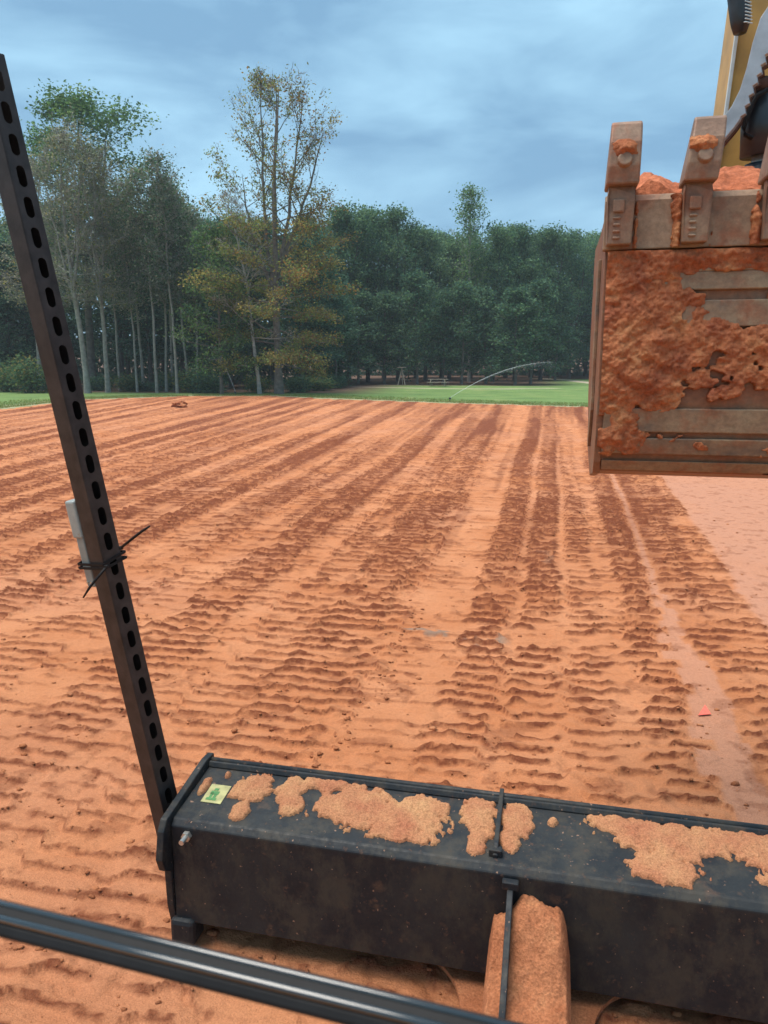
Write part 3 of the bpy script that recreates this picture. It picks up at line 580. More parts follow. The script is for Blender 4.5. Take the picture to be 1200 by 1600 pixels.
# ------------------------------------------------------------------ post with receiver
PT = P(-12, 80, 2.42); PB = P(283, 1325, 2.62)
pd = Vector(PT-PB); PL = pd.length; pd.normalize()
ang = math.radians(72)
e1 = Vector((math.cos(ang), math.sin(ang), 0)); e1 = (e1-pd*e1.dot(pd)).normalized(); e2 = pd.cross(e1).normalized()   # e1 along the slotted face, e2 its inside
PB = Vector(PB)
def pp(a, b, t): return PB+e1*a+e2*b+pd*t
post = tag(empty('steel_post', PB), 'tall leaning slotted brown steel post fixed at the end of the black blade', 'post')
WP = 0.082; TH = 0.004; pitch = 0.104
if e2.y < 0: e2 = -e2
def slotted(mb, org, du, dn, w):
    n_ = int(PL/pitch)
    for k_ in range(n_+1):
        t0 = k_*pitch; t1 = min(PL, t0+pitch)
        if t1-t0 < 0.09:
            mb.prism([org+pd*t0, org+du*w+pd*t0, org+du*w+pd*t1, org+pd*t1], dn*TH); continue
        c = (t0+t1)/2; hw = 0.0175; hl = 0.036; lo = []
        for j in range(16):
            a = 2*math.pi*j/16; ca, sa_ = math.cos(a), math.sin(a)
            lo.append((w/2+hw*ca, c+(hl-hw)*(1 if sa_ > 0.001 else -1 if sa_ < -0.001 else 0)+hw*sa_))
        ou = []
        for j in range(16):
            a = 2*math.pi*j/16; ca, sa_ = math.cos(a), math.sin(a); m_ = max(abs(ca), abs(sa_)); ou.append((w/2+w/2*ca/m_, c+(t1-t0)/2*sa_/m_))
        vs_ = []
        for (q, d_) in ((ou, 0), (lo, 0), (ou, TH), (lo, TH)): vs_ += [org+du*u_+pd*v_+dn*d_ for u_, v_ in q]
        fs_ = []
        for j in range(16):
            j2 = (j+1) % 16; fs_ += [(j, j2, 16+j2, 16+j), (32+j, 48+j, 48+j2, 32+j2), (16+j, 16+j2, 48+j2, 48+j)]
        for j in range(16):
            j2 = (j+1) % 16; fs_.append((j, 32+j, 32+j2, j2))
        mb.add(vs_, fs_)
mb = MB(); slotted(mb, PB-e1*(WP/2), e1, e2, WP); mb.build('slotted_face', M['post'], post)
# the other three walls
MB().prism([pp(-WP/2, 0.0005, 0), pp(-WP/2, WP, 0), pp(-WP/2, WP, PL), pp(-WP/2, 0.0005, PL)], -e1*TH).build('side_wall', M['post'], post, bevel=0.001)
MB().prism([pp(-WP/2, WP, 0), pp(WP/2, WP, 0), pp(WP/2, WP, PL), pp(-WP/2, WP, PL)], e2*TH).build('back_wall', M['post'], post)
MB().prism([pp(WP/2, 0.0005, 0), pp(WP/2, WP, 0), pp(WP/2, WP, PL), pp(WP/2, 0.0005, PL)], e1*TH).build('side_wall', M['post'], post, bevel=0.001)
# receiver box strapped to the side wall
tt = lambda py: (Vector(P(20+(py-85)*0.209, py, 2.5))-PB).dot(pd)
tT, tB = tt(772), tt(918)
RL = tT-tB
rec = tag(empty('receiver_box', pp(0, WP+0.03, tB)), 'pale grey plastic receiver box strapped to the leaning post', 'receiver')
def rb(a0, a1, b0, b1, t0, t1): return [pp(a0, b0, t0), pp(a1, b0, t0), pp(a1, b1, t0), pp(a0, b1, t0)], pd*(t1-t0)
Y0 = WP+TH+0.003
MB().prism(*rb(-0.045, 0.03, Y0, Y0+0.046, tB, tB+RL*0.66)).build('housing', M['grey'], rec, bevel=0.006)
MB().prism(*rb(-0.05, 0.028, Y0, Y0+0.056, tB+RL*0.55, tB+RL*0.96)).build('cover', M['cover'], rec, bevel=0.008)
MB().prism(*rb(0.033, 0.052, Y0, Y0+0.098, tB+RL*0.5, tB+RL)).build('back_flange', M['grey'], rec, bevel=0.004)
for (b_, t) in ((Y0+0.012, tB+0.02), (Y0+0.012, tB+RL*0.6), (Y0+0.036, tB+0.02)):
    MB().tube([pp(-0.044, b_, t), pp(-0.05, b_, t)], 0.005, 8).build('screw', M['screw'], rec)
# cable ties
def tie(t, sk, tail, label):
    r_ = tag(empty('cable_tie', pp(0, -0.01, t)), label, 'cable tie')
    a0, a1, b0, b1 = -WP/2-0.014, WP/2+TH+0.016, -0.007, WP+0.064
    cs_ = [(a0, b0, 0), (a1, b0, sk), (a1, b1, sk), (a0, b1, 0), (a0, b0, 0)]
    mb = MB()
    for q in range(4):
        A = pp(cs_[q][0], cs_[q][1], t+cs_[q][2]); B_ = pp(cs_[q+1][0], cs_[q+1][1], t+cs_[q+1][2])
        mb.prism([A-pd*0.005, A+pd*0.005, B_+pd*0.005, B_-pd*0.005], (e2 if q % 2 == 0 else e1)*0.0025)
    mb.build('strap', M['black'], r_)
    MB().box(tail[0], (0.014, 0.012, 0.014)).build('lock_head', M['black'], r_, bevel=0.002)
    MB().tube(tail, [0.0055]*(len(tail)-1)+[0.0035], 6).build('tail', M['black'], r_, True)
tm = tt(882)
y1 = 2.47
tie(tm+0.006, 0.02, [Vector(P(189, 856, 2.47)), Vector(P(205, 843, 2.46)), Vector(P(222, 830, 2.44)), Vector(P(234, 822, 2.43))], 'black cable tie round post and receiver, tail pointing up and right')
tie(tm-0.010, 0.012, [Vector(P(166, 886, 2.44)), Vector(P(152, 903, 2.42)), Vector(P(140, 918, 2.41)), Vector(P(130, 934, 2.40))], 'black cable tie round post and receiver, tail hanging down and left')

# small red scrap on the pale strip
o = MB().prism([(1.09, 5.17, 0.0), (1.18, 5.20, 0.004), (1.155, 5.29, 0.03)], (0.0, -0.006, 0.006)).build('plastic_scrap', M['flag'])
o.location.z = -0.005; tag(o, 'small red triangular plastic scrap lying on the pale strip of dirt', 'scrap')

# ------------------------------------------------------------------ trees
def tube_np(path, rad, n):
    path = np.asarray(path, float); m = len(path); t = np.gradient(path, axis=0); t /= np.linalg.norm(t, axis=1)[:, None]+1e-9
    ref = np.array([0, 0, 1.0]) if abs(t[0, 2]) < 0.85 else np.array([1.0, 0, 0])
    a = np.cross(t, ref); a /= np.linalg.norm(a, axis=1)[:, None]+1e-9; b = np.cross(t, a)
    q = np.arange(n)*2*np.pi/n; R = np.asarray(rad)[:, None, None]
    V = path[:, None]+(a[:, None]*np.cos(q)[None, :, None]+b[:, None]*np.sin(q)[None, :, None])*R
    i = np.arange(m-1)[:, None]*n; k = np.arange(n)[None, :]; k2 = (k+1) % n
    F = np.stack([i+k, i+k2, i+n+k2, i+n+k], -1).reshape(-1, 4); return V.reshape(-1, 3), F
class Acc:
    def __init__(s): s.V = []; s.F = []; s.n = 0
    def add(s, V, F): s.V.append(V); s.F.append(F+s.n); s.n += len(V)
def leaves(C, r, size, rng, flat=0.5):
    n = len(C); nrm = rng.standard_normal((n, 3)); nrm[:, 2] += flat*2*np.sign(rng.random(n)-0.1); nrm /= np.linalg.norm(nrm, axis=1)[:, None]
    a = np.cross(nrm, rng.standard_normal((n, 3))); a /= np.linalg.norm(a, axis=1)[:, None]; b = np.cross(nrm, a)
    L = size*(0.6+0.8*rng.random(n))[:, None]; Wd = L*0.55
    V = np.stack([C-a*L*0.5, C+b*Wd*0.5, C+a*L*0.5, C-b*Wd*0.5], 1); return V.reshape(-1, 3), np.arange(n*4).reshape(-1, 4)
GREEN = [(0.088, 0.166, 0.082), (0.117, 0.205, 0.094), (0.069, 0.137, 0.082), (0.146, 0.234, 0.117)]
DEEP = [(0.064, 0.137, 0.096), (0.091, 0.178, 0.114), (0.049, 0.109, 0.086), (0.125, 0.216, 0.142)]
BRIGHT = [(0.12, 0.226, 0.074), (0.15, 0.256, 0.083), (0.097, 0.18, 0.066), (0.196, 0.284, 0.1)]
OLIVE_OLD = [(0.168, 0.18, 0.054), (0.216, 0.192, 0.06), (0.12, 0.15, 0.054), (0.264, 0.192, 0.066)]
OLIVE = [(0.18, 0.228, 0.072), (0.24, 0.24, 0.078), (0.144, 0.198, 0.072), (0.3, 0.252, 0.09)]
AUTUMN = [(0.276, 0.149, 0.057), (0.23, 0.161, 0.057), (0.184, 0.127, 0.057), (0.161, 0.161, 0.057)]
GREY = [(0.201, 0.23, 0.159), (0.245, 0.259, 0.19), (0.159, 0.187, 0.135), (0.287, 0.273, 0.206)]
RED = [(0.2, 0.09, 0.07), (0.16, 0.1, 0.07), (0.13, 0.1, 0.06), (0.1, 0.1, 0.05)]
def make_tree(seed, H, r0, lo, prof, nb, elev, pal, nleaf, lsize, clump=0.55, bark='bark', lean=(0, 0), twig=4, ldens=None, sub=4, wob=0.25, forks=()):
    """prof: list of (t, radius); elev: (low, high) branch elevation in degrees; ldens: list of (t, leaf share)"""
    rng = np.random.default_rng(seed); T = Acc(); tips = []; tw = []
    m = 12; tz = np.linspace(0, 1, m); wx = np.cumsum(rng.standard_normal(m)*wob*0.35); wy = np.cumsum(rng.standard_normal(m)*wob*0.35); wx -= wx[0]; wy -= wy[0]
    tr = np.stack([wx*tz+lean[0]*tz**1.3, wy*tz+lean[1]*tz**1.3, tz*H*0.97], -1); rad = r0*(1-tz)**0.8*0.92+0.02; rad[0] *= 1.35; tr[0, 2] = -0.4
    T.add(*tube_np(tr, rad, 7))
    stems = [(0.0, tr, rad)]
    for (t0, dx, dy, hf) in forks:
        b0 = np.array([np.interp(t0, tz, tr[:, q]) for q in range(3)]); s = np.linspace(0, 1, 10)[:, None]; e_ = np.array([tr[-1, 0]+dx, tr[-1, 1]+dy, H*hf])
        mid = np.array([b0[0]+dx*0.62, b0[1]+dy*0.62, b0[2]+(e_[2]-b0[2])*0.38]); ps = b0*(1-s)**2+2*mid*s*(1-s)+e_*s**2+rng.standard_normal((10, 3))*0.12*s*(1-s)*3
        rs = np.interp(t0, tz, rad)*0.7*(1-s[:, 0])**0.8+0.015; T.add(*tube_np(ps, rs, 6)); stems.append((t0+0.06, ps, rs))
    pt = [p[0] for p in prof]; pr_ = [p[1] for p in prof]; az = rng.random()*6.28
    for i in range(nb):
        t = lo+(1-lo)*((i+rng.random()*0.8)/nb)**0.9; t = min(t, 0.985); az += 2.4+rng.standard_normal()*0.5
        ok_ = [q for q in stems if q[0] <= t and q[1][-1, 2] > t*H]; sm_ = ok_[rng.integers(0, len(ok_))] if ok_ else stems[0]
        base = np.array([np.interp(t*H*0.97, sm_[1][:, 2], sm_[1][:, q]) for q in range(3)]); L = np.interp(t, pt, pr_)*(0.65+0.55*rng.random())
        el = math.radians(elev[0]+(elev[1]-elev[0])*((t-lo)/(1-lo))+rng.standard_normal()*9)
        d = np.array([math.cos(az)*math.cos(el), math.sin(az)*math.cos(el), math.sin(el)]); k = 6; s = np.linspace(0, 1, k)
        side = np.cross(d, [0, 0, 1]); side /= np.linalg.norm(side)+1e-6
        pth = base+d*L*s[:, None]+side*(rng.standard_normal()*0.12*L*s**2)[:, None]+np.array([0, 0, 1])*(L*0.16*(rng.random()-0.35)*s**2)[:, None]+rng.standard_normal((k, 3))*0.05*L*s[:, None]*0.6
        L *= 0.72 if len(stems) > 1 else 1.0; rb_ = min(np.interp(t*H*0.97, sm_[1][:, 2], sm_[2])*0.5, 0.03+0.011*L); T.add(*tube_np(pth, rb_*(1-s*0.85), 5))
        for j in range(sub):
            s0 = 0.25+0.7*(j+rng.random())/sub; b0 = np.array([np.interp(s0, s, pth[:, q]) for q in range(3)]); l2 = L*(0.2+0.32*rng.random())*(1.15-s0*0.6)
            d2 = d*0.6+side*(1 if j % 2 else -1)*(0.5+0.5*rng.random())+np.array([0, 0, 0.25*math.sin(el)+0.15])+rng.standard_normal(3)*0.25; d2 /= np.linalg.norm(d2)
            s2 = np.linspace(0, 1, 4); p2 = b0+d2*l2*s2[:, None]+rng.standard_normal((4, 3))*0.06*l2*s2[:, None]; T.add(*tube_np(p2, rb_*0.4*(1-s2*0.8), 3))
            for q in (1, 2, 3): tips.append((p2[q], t)); tw.append((p2[q], d2, l2))
        for q in (3, 4, 5): tips.append((pth[q], t))
    for (b0, d2, l2) in tw:
        for _ in range(twig):
            if rng.random() < 0.75:
                d3 = d2+rng.standard_normal(3)*0.55+np.array([0, 0, 0.25]); d3 /= np.linalg.norm(d3); l3 = (0.3+0.9*rng.random())*(0.5+0.25*l2)
                p3 = np.stack([b0, b0+d3*l3*0.5+rng.standard_normal(3)*0.05, b0+d3*l3]); T.add(*tube_np(p3, np.array([0.016, 0.012, 0.005]), 3))
    tc = np.array([p for p, _ in tips]); tt_ = np.array([t for _, t in tips]); w = np.ones(len(tc)) if ldens is None else np.interp(tt_, [p[0] for p in ldens], [p[1] for p in ldens])
    w = w*(0.35+1.3*rng.random(len(tc))); idx = rng.choice(len(tc), nleaf, p=w/w.sum())
    C = tc[idx]+rng.standard_normal((nleaf, 3))*np.array([clump, clump, clump*0.6])
    C[:, 2] = np.maximum(C[:, 2], 0.15)
    Vl, Fl = leaves(C, None, lsize, rng)
    cr_ = rng.random(len(tc))[idx]
    cols = np.array([pal(t, c, rng.random(), p) for t, c, p in zip(tt_[idx], cr_, C)])
    cols *= (0.7+0.6*rng.random((nleaf, 1)))*(0.7+0.6*rng.random(len(tc))[idx][:, None])
    tm_ = np_mesh('trunk', np.concatenate(T.V), np.concatenate(T.F), M[bark]); cm = np_mesh('crown', Vl, Fl, M['leaf'], smooth=False, attrs={'leaf': np.repeat(cols, 4, 0)})
    return tm_, cm
def flatpal(L): return lambda t, c, r, p: np.array(L[int(c*len(L)) % len(L)])
def mixpal(A, B, f): return lambda t, c, r, p: np.array((B if r < f(t, p) else A)[int(c*4) % 4])
OAK = [(0, 2.2), (0.15, 4.0), (0.4, 4.6), (0.7, 3.9), (0.9, 2.4), (1, 0.9)]
PINE = [(0, 2.0), (0.3, 2.8), (0.6, 2.4), (0.85, 1.4), (1, 0.3)]
V = {}
for k, sd in enumerate((1, 2, 3)):
    V['oak%d' % k] = make_tree(100+sd, 18, 0.24, 0.14, OAK, 46, (5, 60), mixpal(DEEP, GREEN, lambda t, p: 0.35+0.4*t), 14000, 0.30, 0.6, 'bark_dark', twig=1, forks=[(0.2, 2.2*math.cos(sd*2), 2.2*math.sin(sd*2), 0.86), (0.28, 2.2*math.cos(sd*2+2.3), 2.2*math.sin(sd*2+2.3), 0.93), (0.32, 2.0*math.cos(sd*2+4.2), 2.0*math.sin(sd*2+4.2), 0.8)])
for k, sd in enumerate((5, 6)):
    V['young%d' % k] = make_tree(200+sd, 11, 0.13, 0.16, [(0, 1.4), (0.3, 2.6), (0.7, 2.2), (1, 0.5)], 34, (0, 50), mixpal(DEEP, GREEN, lambda t, p: 0.55), 7500, 0.26, 0.45, 'bark', twig=1)
for k, sd in enumerate((7, 8)):
    V['pine%d' % k] = make_tree(300+sd, 18, 0.2, 0.2, PINE, 52, (-5, 40), flatpal(DEEP), 9000, 0.26, 0.45, 'bark_dark', twig=1)
for k, sd in enumerate((9, 10)):
    V['slim%d' % k] = make_tree(400+sd, 20, 0.13, 0.42, [(0, 1.0), (0.42, 1.4), (0.75, 2.4), (0.9, 2.0), (1, 0.8)], 30, (15, 65), mixpal(GREY, GREEN, lambda t, p: 0.45), 5000, 0.22, 0.55, 'bark_pale', twig=3, wob=0.5)
for k, sd in enumerate((11, 12)):
    V['pale%d' % k] = make_tree(500+sd, 21, 0.26, 0.36, [(0, 2.5), (0.36, 3.6), (0.6, 4.6), (0.85, 3.4), (1, 1.2)], 44, (5, 65), mixpal(GREY, OLIVE, lambda t, p: 0.25), 8500, 0.2, 0.6, 'bark_pale', twig=5, sub=5, lean=(-1.2, 0), wob=0.4, forks=[(0.38, -2.2, 0.5, 0.9), (0.42, 2.0, -0.8, 0.95), (0.5, 0.4, 1.9, 0.85)])
V['tall'] = make_tree(600, 27.5, 0.34, 0.45, [(0, 2), (0.45, 3.2), (0.75, 4.6), (0.9, 3.6), (1, 1.2)], 48, (10, 60), mixpal(GREEN, BRIGHT, lambda t, p: 0.25+0.4*t), 15000, 0.28, 0.6, 'bark', twig=1, forks=[(0.4, -3, 0.5, 0.93), (0.45, 2.6, -0.8, 0.9), (0.5, 0.6, 2.4, 0.96)])
V['hero'] = make_tree(701, 24.6, 0.36, 0.10, [(0, 4.5), (0.12, 5.0), (0.25, 6.4), (0.4, 6.0), (0.55, 5.2), (0.7, 4.8), (0.85, 3.6), (1, 1.6)], 78, (-8, 74),
    mixpal(OLIVE, AUTUMN, lambda t, p: 0.05+0.4*float(sstep(-1, 4, p[0]))+0.2*t), 30000, 0.2, 0.42, 'bark', twig=3, sub=5, wob=0.45, ldens=[(0, 1.7), (0.35, 1.6), (0.5, 1.0), (0.62, 0.55), (0.8, 0.26), (1, 0.2)], forks=[(0.3, -1.6, 0.5, 0.99), (0.36, 2.4, -0.6, 0.93), (0.4, 3.6, 0.8, 0.84), (0.33, 0.8, -1.6, 0.97), (0.35, -3.4, 0.6, 0.72)])
V['side'] = make_tree(801, 13.5, 0.15, 0.12, [(0, 2.0), (0.2, 3.4), (0.5, 3.4), (0.8, 2.4), (1, 0.8)], 40, (0, 50), mixpal(BRIGHT, GREEN, lambda t, p: 0.35), 8500, 0.22, 0.45, 'bark', twig=2)
V['bare'] = make_tree(901, 19, 0.16, 0.3, [(0, 2.0), (0.3, 4.5), (0.6, 4.5), (0.9, 3.0), (1, 1.0)], 30, (20, 70), flatpal(OLIVE), 700, 0.18, 0.4, 'bark_white', twig=5, sub=5, lean=(-2.2, 0), wob=0.5)
V['feather'] = make_tree(1001, 22, 0.17, 0.3, [(0, 1.5), (0.4, 2.2), (0.7, 3.0), (0.9, 2.0), (1, 0.6)], 38, (15, 65), mixpal(GREEN, BRIGHT, lambda t, p: 0.45), 5200, 0.26, 0.5, 'bark_pale', twig=2)
def make_bush(seed, R, Hh, pal, n):
    rng = np.random.default_rng(seed); T = Acc()
    tips = []
    for i in range(16):
        a = rng.random()*6.28; e_ = np.array([math.cos(a)*R*rng.random(), math.sin(a)*R*rng.random(), Hh*(0.5+0.5*rng.random())]); s = np.linspace(0, 1, 4)[:, None]
        T.add(*tube_np(e_*s+rng.standard_normal((4, 3))*0.05*s, np.linspace(0.03, 0.008, 4), 3)); tips += [e_, e_*0.7, e_*0.45]
    tips = np.array(tips); idx = rng.integers(0, len(tips), n); C = tips[idx]+rng.standard_normal((n, 3))*0.4; C[:, 2] = np.abs(C[:, 2])+0.03
    Vl, Fl = leaves(C, None, 0.2, rng); cols = np.array([pal(0.5, c, rng.random(), p) for c, p in zip(rng.random(len(tips))[idx], C)])
    return np_mesh('stem', np.concatenate(T.V), np.concatenate(T.F), M['bark']), np_mesh('foliage', Vl, Fl, M['leaf'], smooth=False, attrs={'leaf': np.repeat(cols, 4, 0)})
V['bush0'] = make_bush(1, 1.5, 2.2, mixpal(GREEN, OLIVE, lambda t, p: 0.4), 2600)
V['bush1'] = make_bush(2, 1.3, 1.6, mixpal(DEEP, GREEN, lambda t, p: 0.4), 2400)
def plant(kind, name, px, y, label, cat='tree', group=None, h=1.0, w=1.0, rot=None):
    x = gx(px, y); root = empty(name, (x, y, float(ground_z(x, y)))); root.scale = (w, w, h); root.rotation_euler.z = random.uniform(0, 6.28) if rot is None else rot
    a, b = V[kind]
    for me in (a, b):
        c = bpy.data.objects.new(me.name.split('.')[0], me); COL.objects.link(c); c.parent = root
    tag(root, label, cat, group); return root
# singled-out trees
plant('hero', 'autumn_tree', 435, 59.5, 'large thinning tree with olive and rust leaves, bare twigs at its top', rot=0.0)
plant('side', 'leafy_tree', 345, 58.5, 'bright green bushy tree tucked against the large thinning autumn tree')
plant('bare', 'bare_tree', 405, 59.2, 'nearly leafless pale tree with leaning branches beside the autumn tree', rot=0.2, h=0.82)
plant('tall', 'tall_tree', 143, 69, 'tallest tree with full rounded green crown above the pale trees', w=1.3)
plant('pale0', 'pale_tree', 134, 58.0, 'half bare grey tree with thick pale leaning trunk at the field corner', rot=0.1)
plant('pale1', 'pale_tree', 166, 60.0, 'half bare grey tree with straight thin pale trunk near the field corner', h=0.93, w=0.85, rot=2.0)
plant('pale1', 'pale_tree', 60, 64.0, 'half bare grey tree standing behind the steel post', h=0.97, rot=4.2)
plant('feather', 'feathery_tree', 733, 92, 'slender light green tree standing tall above the dark woods behind the lawn', h=1.02)
SL = 'slim pale trunked tree with thin crown at the edge of the dark woods'
for i, (px, y, h, w) in enumerate([(243, 60.5, 0.93, 1), (258, 62, 0.9, .9), (275, 60, 0.97, 1), (292, 63, 0.85, .9), (212, 61, 0.75, .8), (222, 64, 0.92, 1), (308, 64, 0.8, .9), (268, 66, .95, 1.0), (185, 63, .9, .9), (95, 62, .85, .9)]):
    plant('slim%d' % (i % 2), 'slim_tree', px, y, SL, group='slim trees at the wood edge', h=h, w=w)
PN = 'dark narrow evergreen tree in the woods left of the autumn tree'.replace(' left of', ' behind the pale trees and')
for i, (px, y, h) in enumerate([(-60, 66, .9), (-20, 64, .85), (15, 66, .82), (48, 70, .9), (95, 72, .95), (190, 72, .95), (235, 70, .95), (285, 70, .86), (325, 70, .9), (360, 72, .9), (395, 70, .88), (470, 70, .8), (505, 74, .85)]):
    plant('pine%d' % (i % 2), 'evergreen_tree', px, y, 'dark evergreen tree in the woods behind the pale and autumn trees', group='dark evergreens behind the wood edge', h=h, w=1.25)
for i, (px, y, h) in enumerate([(-90, 76, 1.1), (-30, 80, 1.0), (30, 78, 1.0), (85, 80, 1.1), (200, 80, 1.12), (255, 80, 1.1), (310, 82, 1.0), (375, 82, 1.0), (425, 80, .95), (480, 84, .98), (530, 86, 1.08)]):
    plant('oak%d' % (i % 3), 'woodland_tree', px, y, 'dark leafy woodland tree deep behind the evergreens', group='leafy trees deep in the woods', h=h, w=1.05)
# right woods: front, middle and back row
BROAD = ['broad dark tree standing against the rusty side of the autumn tree', 'tall broad dark tree rising behind the wooden stand', 'broad dark tree rising behind the picnic table', 'broad dark tree between the picnic table and the slender light tree',
    'broad dark tree just past the slender light green tree', 'broad dark tree above the middle of the sprinkler water arc', 'broad dark tree above the tip of the sprinkler water arc', 'broad dark tree over the pale path leaving the lawn', 'broad dark tree beside the raised bucket']
for i, (px, y, h) in enumerate([(575, 90, 1.1), (622, 93, 1.12), (665, 97, 1.02), (702, 99, .95), (770, 96, 1.0), (805, 99, 1.03), (845, 101, 1.03), (890, 108, 1.06), (935, 112, 1.08), (985, 112, 1.05), (1060, 110, 1.1), (1140, 108, 1.1), (1230, 108, 1.1)]):
    plant('oak%d' % ((i+1) % 3), 'broadleaf_tree', px, y, BROAD[i] if i < 9 else 'broad dark tree of the woods hidden behind the raised bucket', group='broad trees behind the lawn', h=h, w=1.0)
for i, (px, y, h) in enumerate([(545, 100, 1.15), (600, 106, 1.15), (650, 108, 1.12), (690, 110, 1.1), (735, 110, 1.08), (790, 112, 1.1), (830, 114, 1.1), (870, 118, 1.12), (915, 122, 1.15), (960, 124, 1.15), (1020, 122, 1.15), (1100, 120, 1.15), (1190, 120, 1.1)]):
    plant('oak%d' % (i % 3), 'background_tree', px, y, 'dark tree in the back rows of the woods behind the lawn', group='back rows of the woods', h=h, w=1.2)
YOUNG = ['smaller green tree between the autumn tree and the wooden stand', 'smaller green tree with pale trunk behind the picnic table', 'smaller green tree just past the picnic table', 'smaller green tree in front of the slender light tree', 'smaller green tree between the slender light tree and the water arc',
    'smaller green tree directly behind the rising water arc', 'smaller green tree at the tip of the water arc', 'smaller green tree near the pale path at the edge of the lawn', 'smaller green tree in shade behind the autumn tree', 'smaller green tree touching the lower rusty branches of the autumn tree']
for i, (px, y, h, w) in enumerate([(600, 85, 0.9, 1.1), (652, 84, 1.08, 1.15), (692, 86, .92, 1.0), (722, 85, 1.0, 1.1), (760, 87, .95, 1.1), (806, 84, .92, 1.2), (830, 86, 1.0, 1.1), (868, 100, 1.0, 1.1), (560, 82, .9, 1.1), (525, 78, .95, 1.1)]):
    plant('young%d' % (i % 2), 'young_tree', px, y, YOUNG[i], group='smaller trees along the lawn', h=h, w=w)
plant('bush0', 'bush', 45, 58.5, 'olive green bush at the foot of the woods behind the steel post', 'bush', h=1.3, w=1.3)
for i, (px, y) in enumerate([(10, 60), (85, 61), (200, 63), (232, 64), (300, 62), (325, 61), (400, 62), (465, 63), (490, 66), (520, 72), (-40, 60), (150, 64), (265, 66)]):
    plant('bush%d' % (i % 2), 'bush', px, y, 'low dark undergrowth bush beneath the trees at the wood edge', 'bush', 'undergrowth bushes', h=random.uniform(.45, 1.0), w=random.uniform(.8, 1.3))
# far wood that reads as one mass
rng = np.random.default_rng(77); nn = 52000
pxs = -140+rng.random(nn)*1450; dist = np.where(pxs < 540, 84, 122)+rng.random(nn)*14
top = np.interp(pxs, [-140, 100, 330, 540, 545, 900, 1310], [19, 20, 17, 18, 19, 18, 18])
zz = rng.random(nn)**1.15*top*(0.86+0.22*fbm(pxs*0.03, dist*0.2, 3, 17)); xx = np.array([gx(a, b) for a, b in zip(pxs, dist)])
C = np.stack([xx, dist, zz+ground_z(xx, dist)], -1); Vl, Fl = leaves(C, None, 0.85, rng)
cols = np.array(DEEP)[(fbm(xx*0.4, zz*0.4, 2, 18)*8).astype(int) % 4]*0.9
tag(obj('far_woods', np_mesh('far_woods', Vl, Fl, M['leaf'], smooth=False, attrs={'leaf': np.repeat(cols, 4, 0)})), 'dark mass of foliage deep in the woods behind every tree', 'woods', kind='stuff')

# grass along the field edge
rng = np.random.default_rng(91); nn = 26000; gxx = []; 
seg = rng.integers(2, len(EDGE)-2, nn); tt2 = rng.random(nn); A_ = np.array(EDGE)
gp_ = A_[seg]*(1-tt2[:, None])+A_[seg+1]*tt2[:, None]; nrm = A_[seg+1]-A_[seg]; nrm = np.stack([-nrm[:, 1], nrm[:, 0]], -1); nrm /= np.linalg.norm(nrm, axis=1)[:, None]
gp_ += nrm*(0.25+rng.random(nn)**2*4)[:, None]
h_ = 0.05+0.11*rng.random(nn); a_ = rng.random(nn)*6.28; w_ = 0.03; gz = ground_z(gp_[:, 0], gp_[:, 1])
b0 = np.stack([gp_[:, 0]-np.cos(a_)*w_, gp_[:, 1]-np.sin(a_)*w_, gz], -1); b1 = np.stack([gp_[:, 0]+np.cos(a_)*w_, gp_[:, 1]+np.sin(a_)*w_, gz], -1)
tp = np.stack([gp_[:, 0]+rng.standard_normal(nn)*0.04, gp_[:, 1]+rng.standard_normal(nn)*0.04, gz+h_], -1)
cg = np.array([(0.17, 0.24, 0.07), (0.24, 0.27, 0.09), (0.13, 0.2, 0.06), (0.33, 0.31, 0.14)])[rng.integers(0, 4, nn)]
tag(obj('grass', np_mesh('grass', np.stack([b0, b1, tp], 1).reshape(-1, 3), np.arange(nn*3).reshape(-1, 3), M['leaf'], smooth=False, attrs={'leaf': np.repeat(cg, 3, 0)})), 'short yellow green grass along the edge of the dirt field', 'grass', kind='stuff')

# ------------------------------------------------------------------ lawn things
def sprinkler(px, y, label, path):
    x = gx(px, y); z = float(ground_z(x, y)); r_ = tag(empty('sprinkler', (x, y, z)), label, 'sprinkler')
    B_ = np.array([x, y, z])
    MB().tube([B_+[0, 0, -0.05], B_+[0, 0, 0.22]], 0.03, 10).build('riser', M['hyd'], r_)
    MB().box(B_+np.array([0, 0, 0.27]), (0.16, 0.1, 0.1)).build('sprinkler_head', M['hyd'], r_, bevel=0.015)
    pts = [B_+np.array(p) for p in path]
    MB().tube(pts, [0.013+0.008*math.sin(3.1*k/len(pts))-0.009*k/len(pts) for k in range(len(pts))], 6).build('water_jet', M['water'], r_, True)
    rg = np.random.default_rng(3); n_ = 1500; s_ = (0.25+0.75*rg.random(n_)**0.8)*(len(pts)-1); i_ = np.minimum(s_.astype(int), len(pts)-2); f_ = (s_-i_)[:, None]
    PP = np.array(pts); c_ = PP[i_]*(1-f_)+PP[i_+1]*f_+rg.standard_normal((n_, 3))*(0.01+0.13*(s_/len(pts))[:, None]**2); c_[:, 2] -= np.abs(rg.standard_normal(n_))*0.12*s_/len(pts)
    Vd, Fd = leaves(c_, None, 0.03, rg); o_ = obj('water_drops', np_mesh('water_drops', Vd, Fd, M['water'], smooth=False), r_); o_['kind'] = 'stuff'
sprinkler(704, 49.6, 'lawn sprinkler throwing a long low arc of water over the lawn', [(6.6*t, 3.0*t, 0.3+4.6*t-2.25*t*t) for t in np.linspace(0, 1, 16)])
sprinkler(366, 57.4, 'sprinkler at the field edge shooting a short steep jet beside the autumn tree', [(-1.5*t, 0.6*t, 0.3+3.6*t-0.75*t*t) for t in np.linspace(0, 1, 12)])
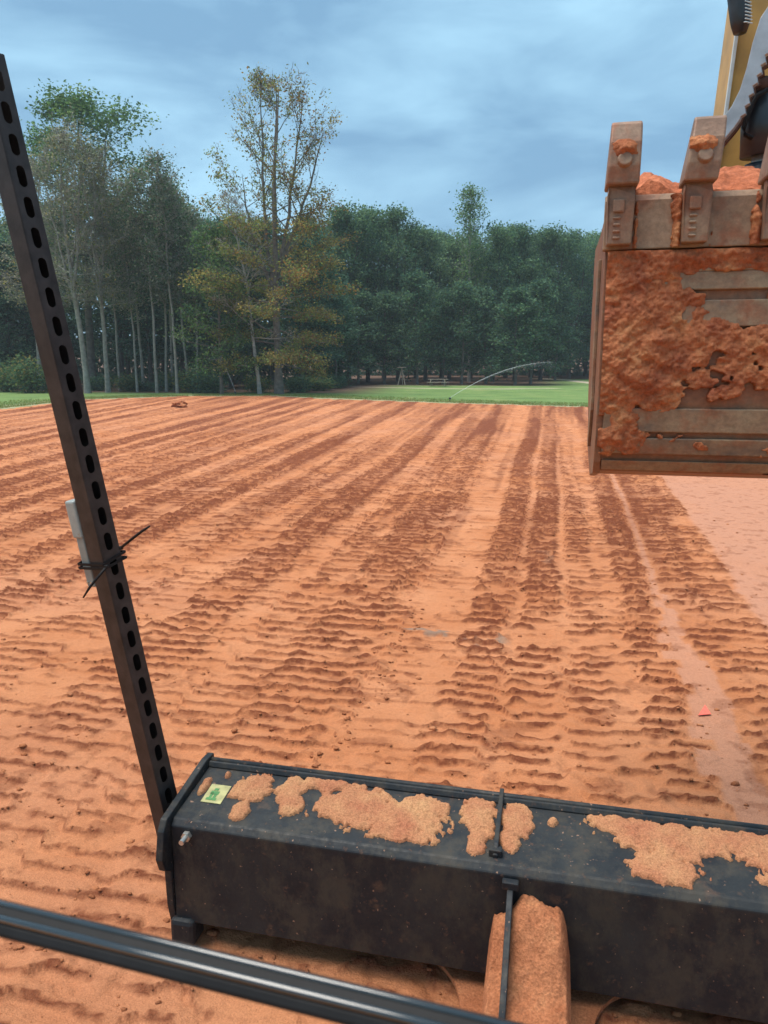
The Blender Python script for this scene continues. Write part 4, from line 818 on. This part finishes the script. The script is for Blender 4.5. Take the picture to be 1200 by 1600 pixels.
# picnic table
tx, ty = gx(685, 79), 79.0; tz_ = float(ground_z(tx, ty)); pt_ = tag(empty('picnic_table', (tx, ty, tz_)), 'small weathered wooden picnic table at the edge of the woods', 'table')
O = np.array([tx, ty, tz_])
for k_ in range(4): MB().box(O+[0, -0.3+0.2*k_, 0.76], (2.1, 0.17, 0.05)).build('plank', M['wood'], pt_)
for sgn in (-1, 1): MB().box(O+[0, sgn*0.75, 0.45], (2.1, 0.26, 0.05)).build('bench', M['wood'], pt_)
for sx in (-0.75, 0.75):
    MB().box(O+[sx, 0, 0.4], (0.07, 1.7, 0.1)).build('crossbeam', M['wood'], pt_)
    for sgn in (-1, 1): MB().prism([O+[sx-0.03, sgn*0.25, 0.74], O+[sx-0.03, sgn*0.37, 0.74], O+[sx-0.03, sgn*0.72, -0.05], O+[sx-0.03, sgn*0.6, -0.05]], (0.06, 0, 0)).build('leg', M['wood'], pt_)
# wooden stand by the trees
tx, ty = gx(628, 81), 81.0; tz_ = float(ground_z(tx, ty)); ws = tag(empty('wooden_stand', (tx, ty, tz_)), 'pale wooden stand on splayed legs under the trees beside the picnic table', 'stand')
O = np.array([tx, ty, tz_])
for dx, dy in ((-0.4, -0.3), (0.45, -0.3), (0.0, 0.45)): MB().tube([O+[dx, dy, -0.05], O+[0, 0, 1.9]], [0.05, 0.045], 6).build('leg', M['wood'], ws)
MB().box(O+[0, 0, 1.95], (0.9, 0.5, 0.09)).build('platform', M['wood'], ws, bevel=0.01)

# ------------------------------------------------------------------ haze added in place of the windshield's pale veil
mh = bpy.data.materials.new('veil_haze'); mh.use_nodes = True; th = mh.node_tree; th.nodes.clear()
oh = th.nodes.new('ShaderNodeOutputMaterial'); vh = th.nodes.new('ShaderNodeVolumePrincipled'); vh.inputs['Color'].default_value = (0.78, 0.88, 0.95, 1); vh.inputs['Density'].default_value = 0.00055; vh.inputs['Anisotropy'].default_value = 0.0
th.links.new(vh.outputs[0], oh.inputs['Volume'])
hz = MB().box((0, 600, 16.5), (3400, 2600, 37)).build('haze', mh); tag(hz, 'thin pale haze added over the field and woods as windshield veil', 'haze', kind='stuff')
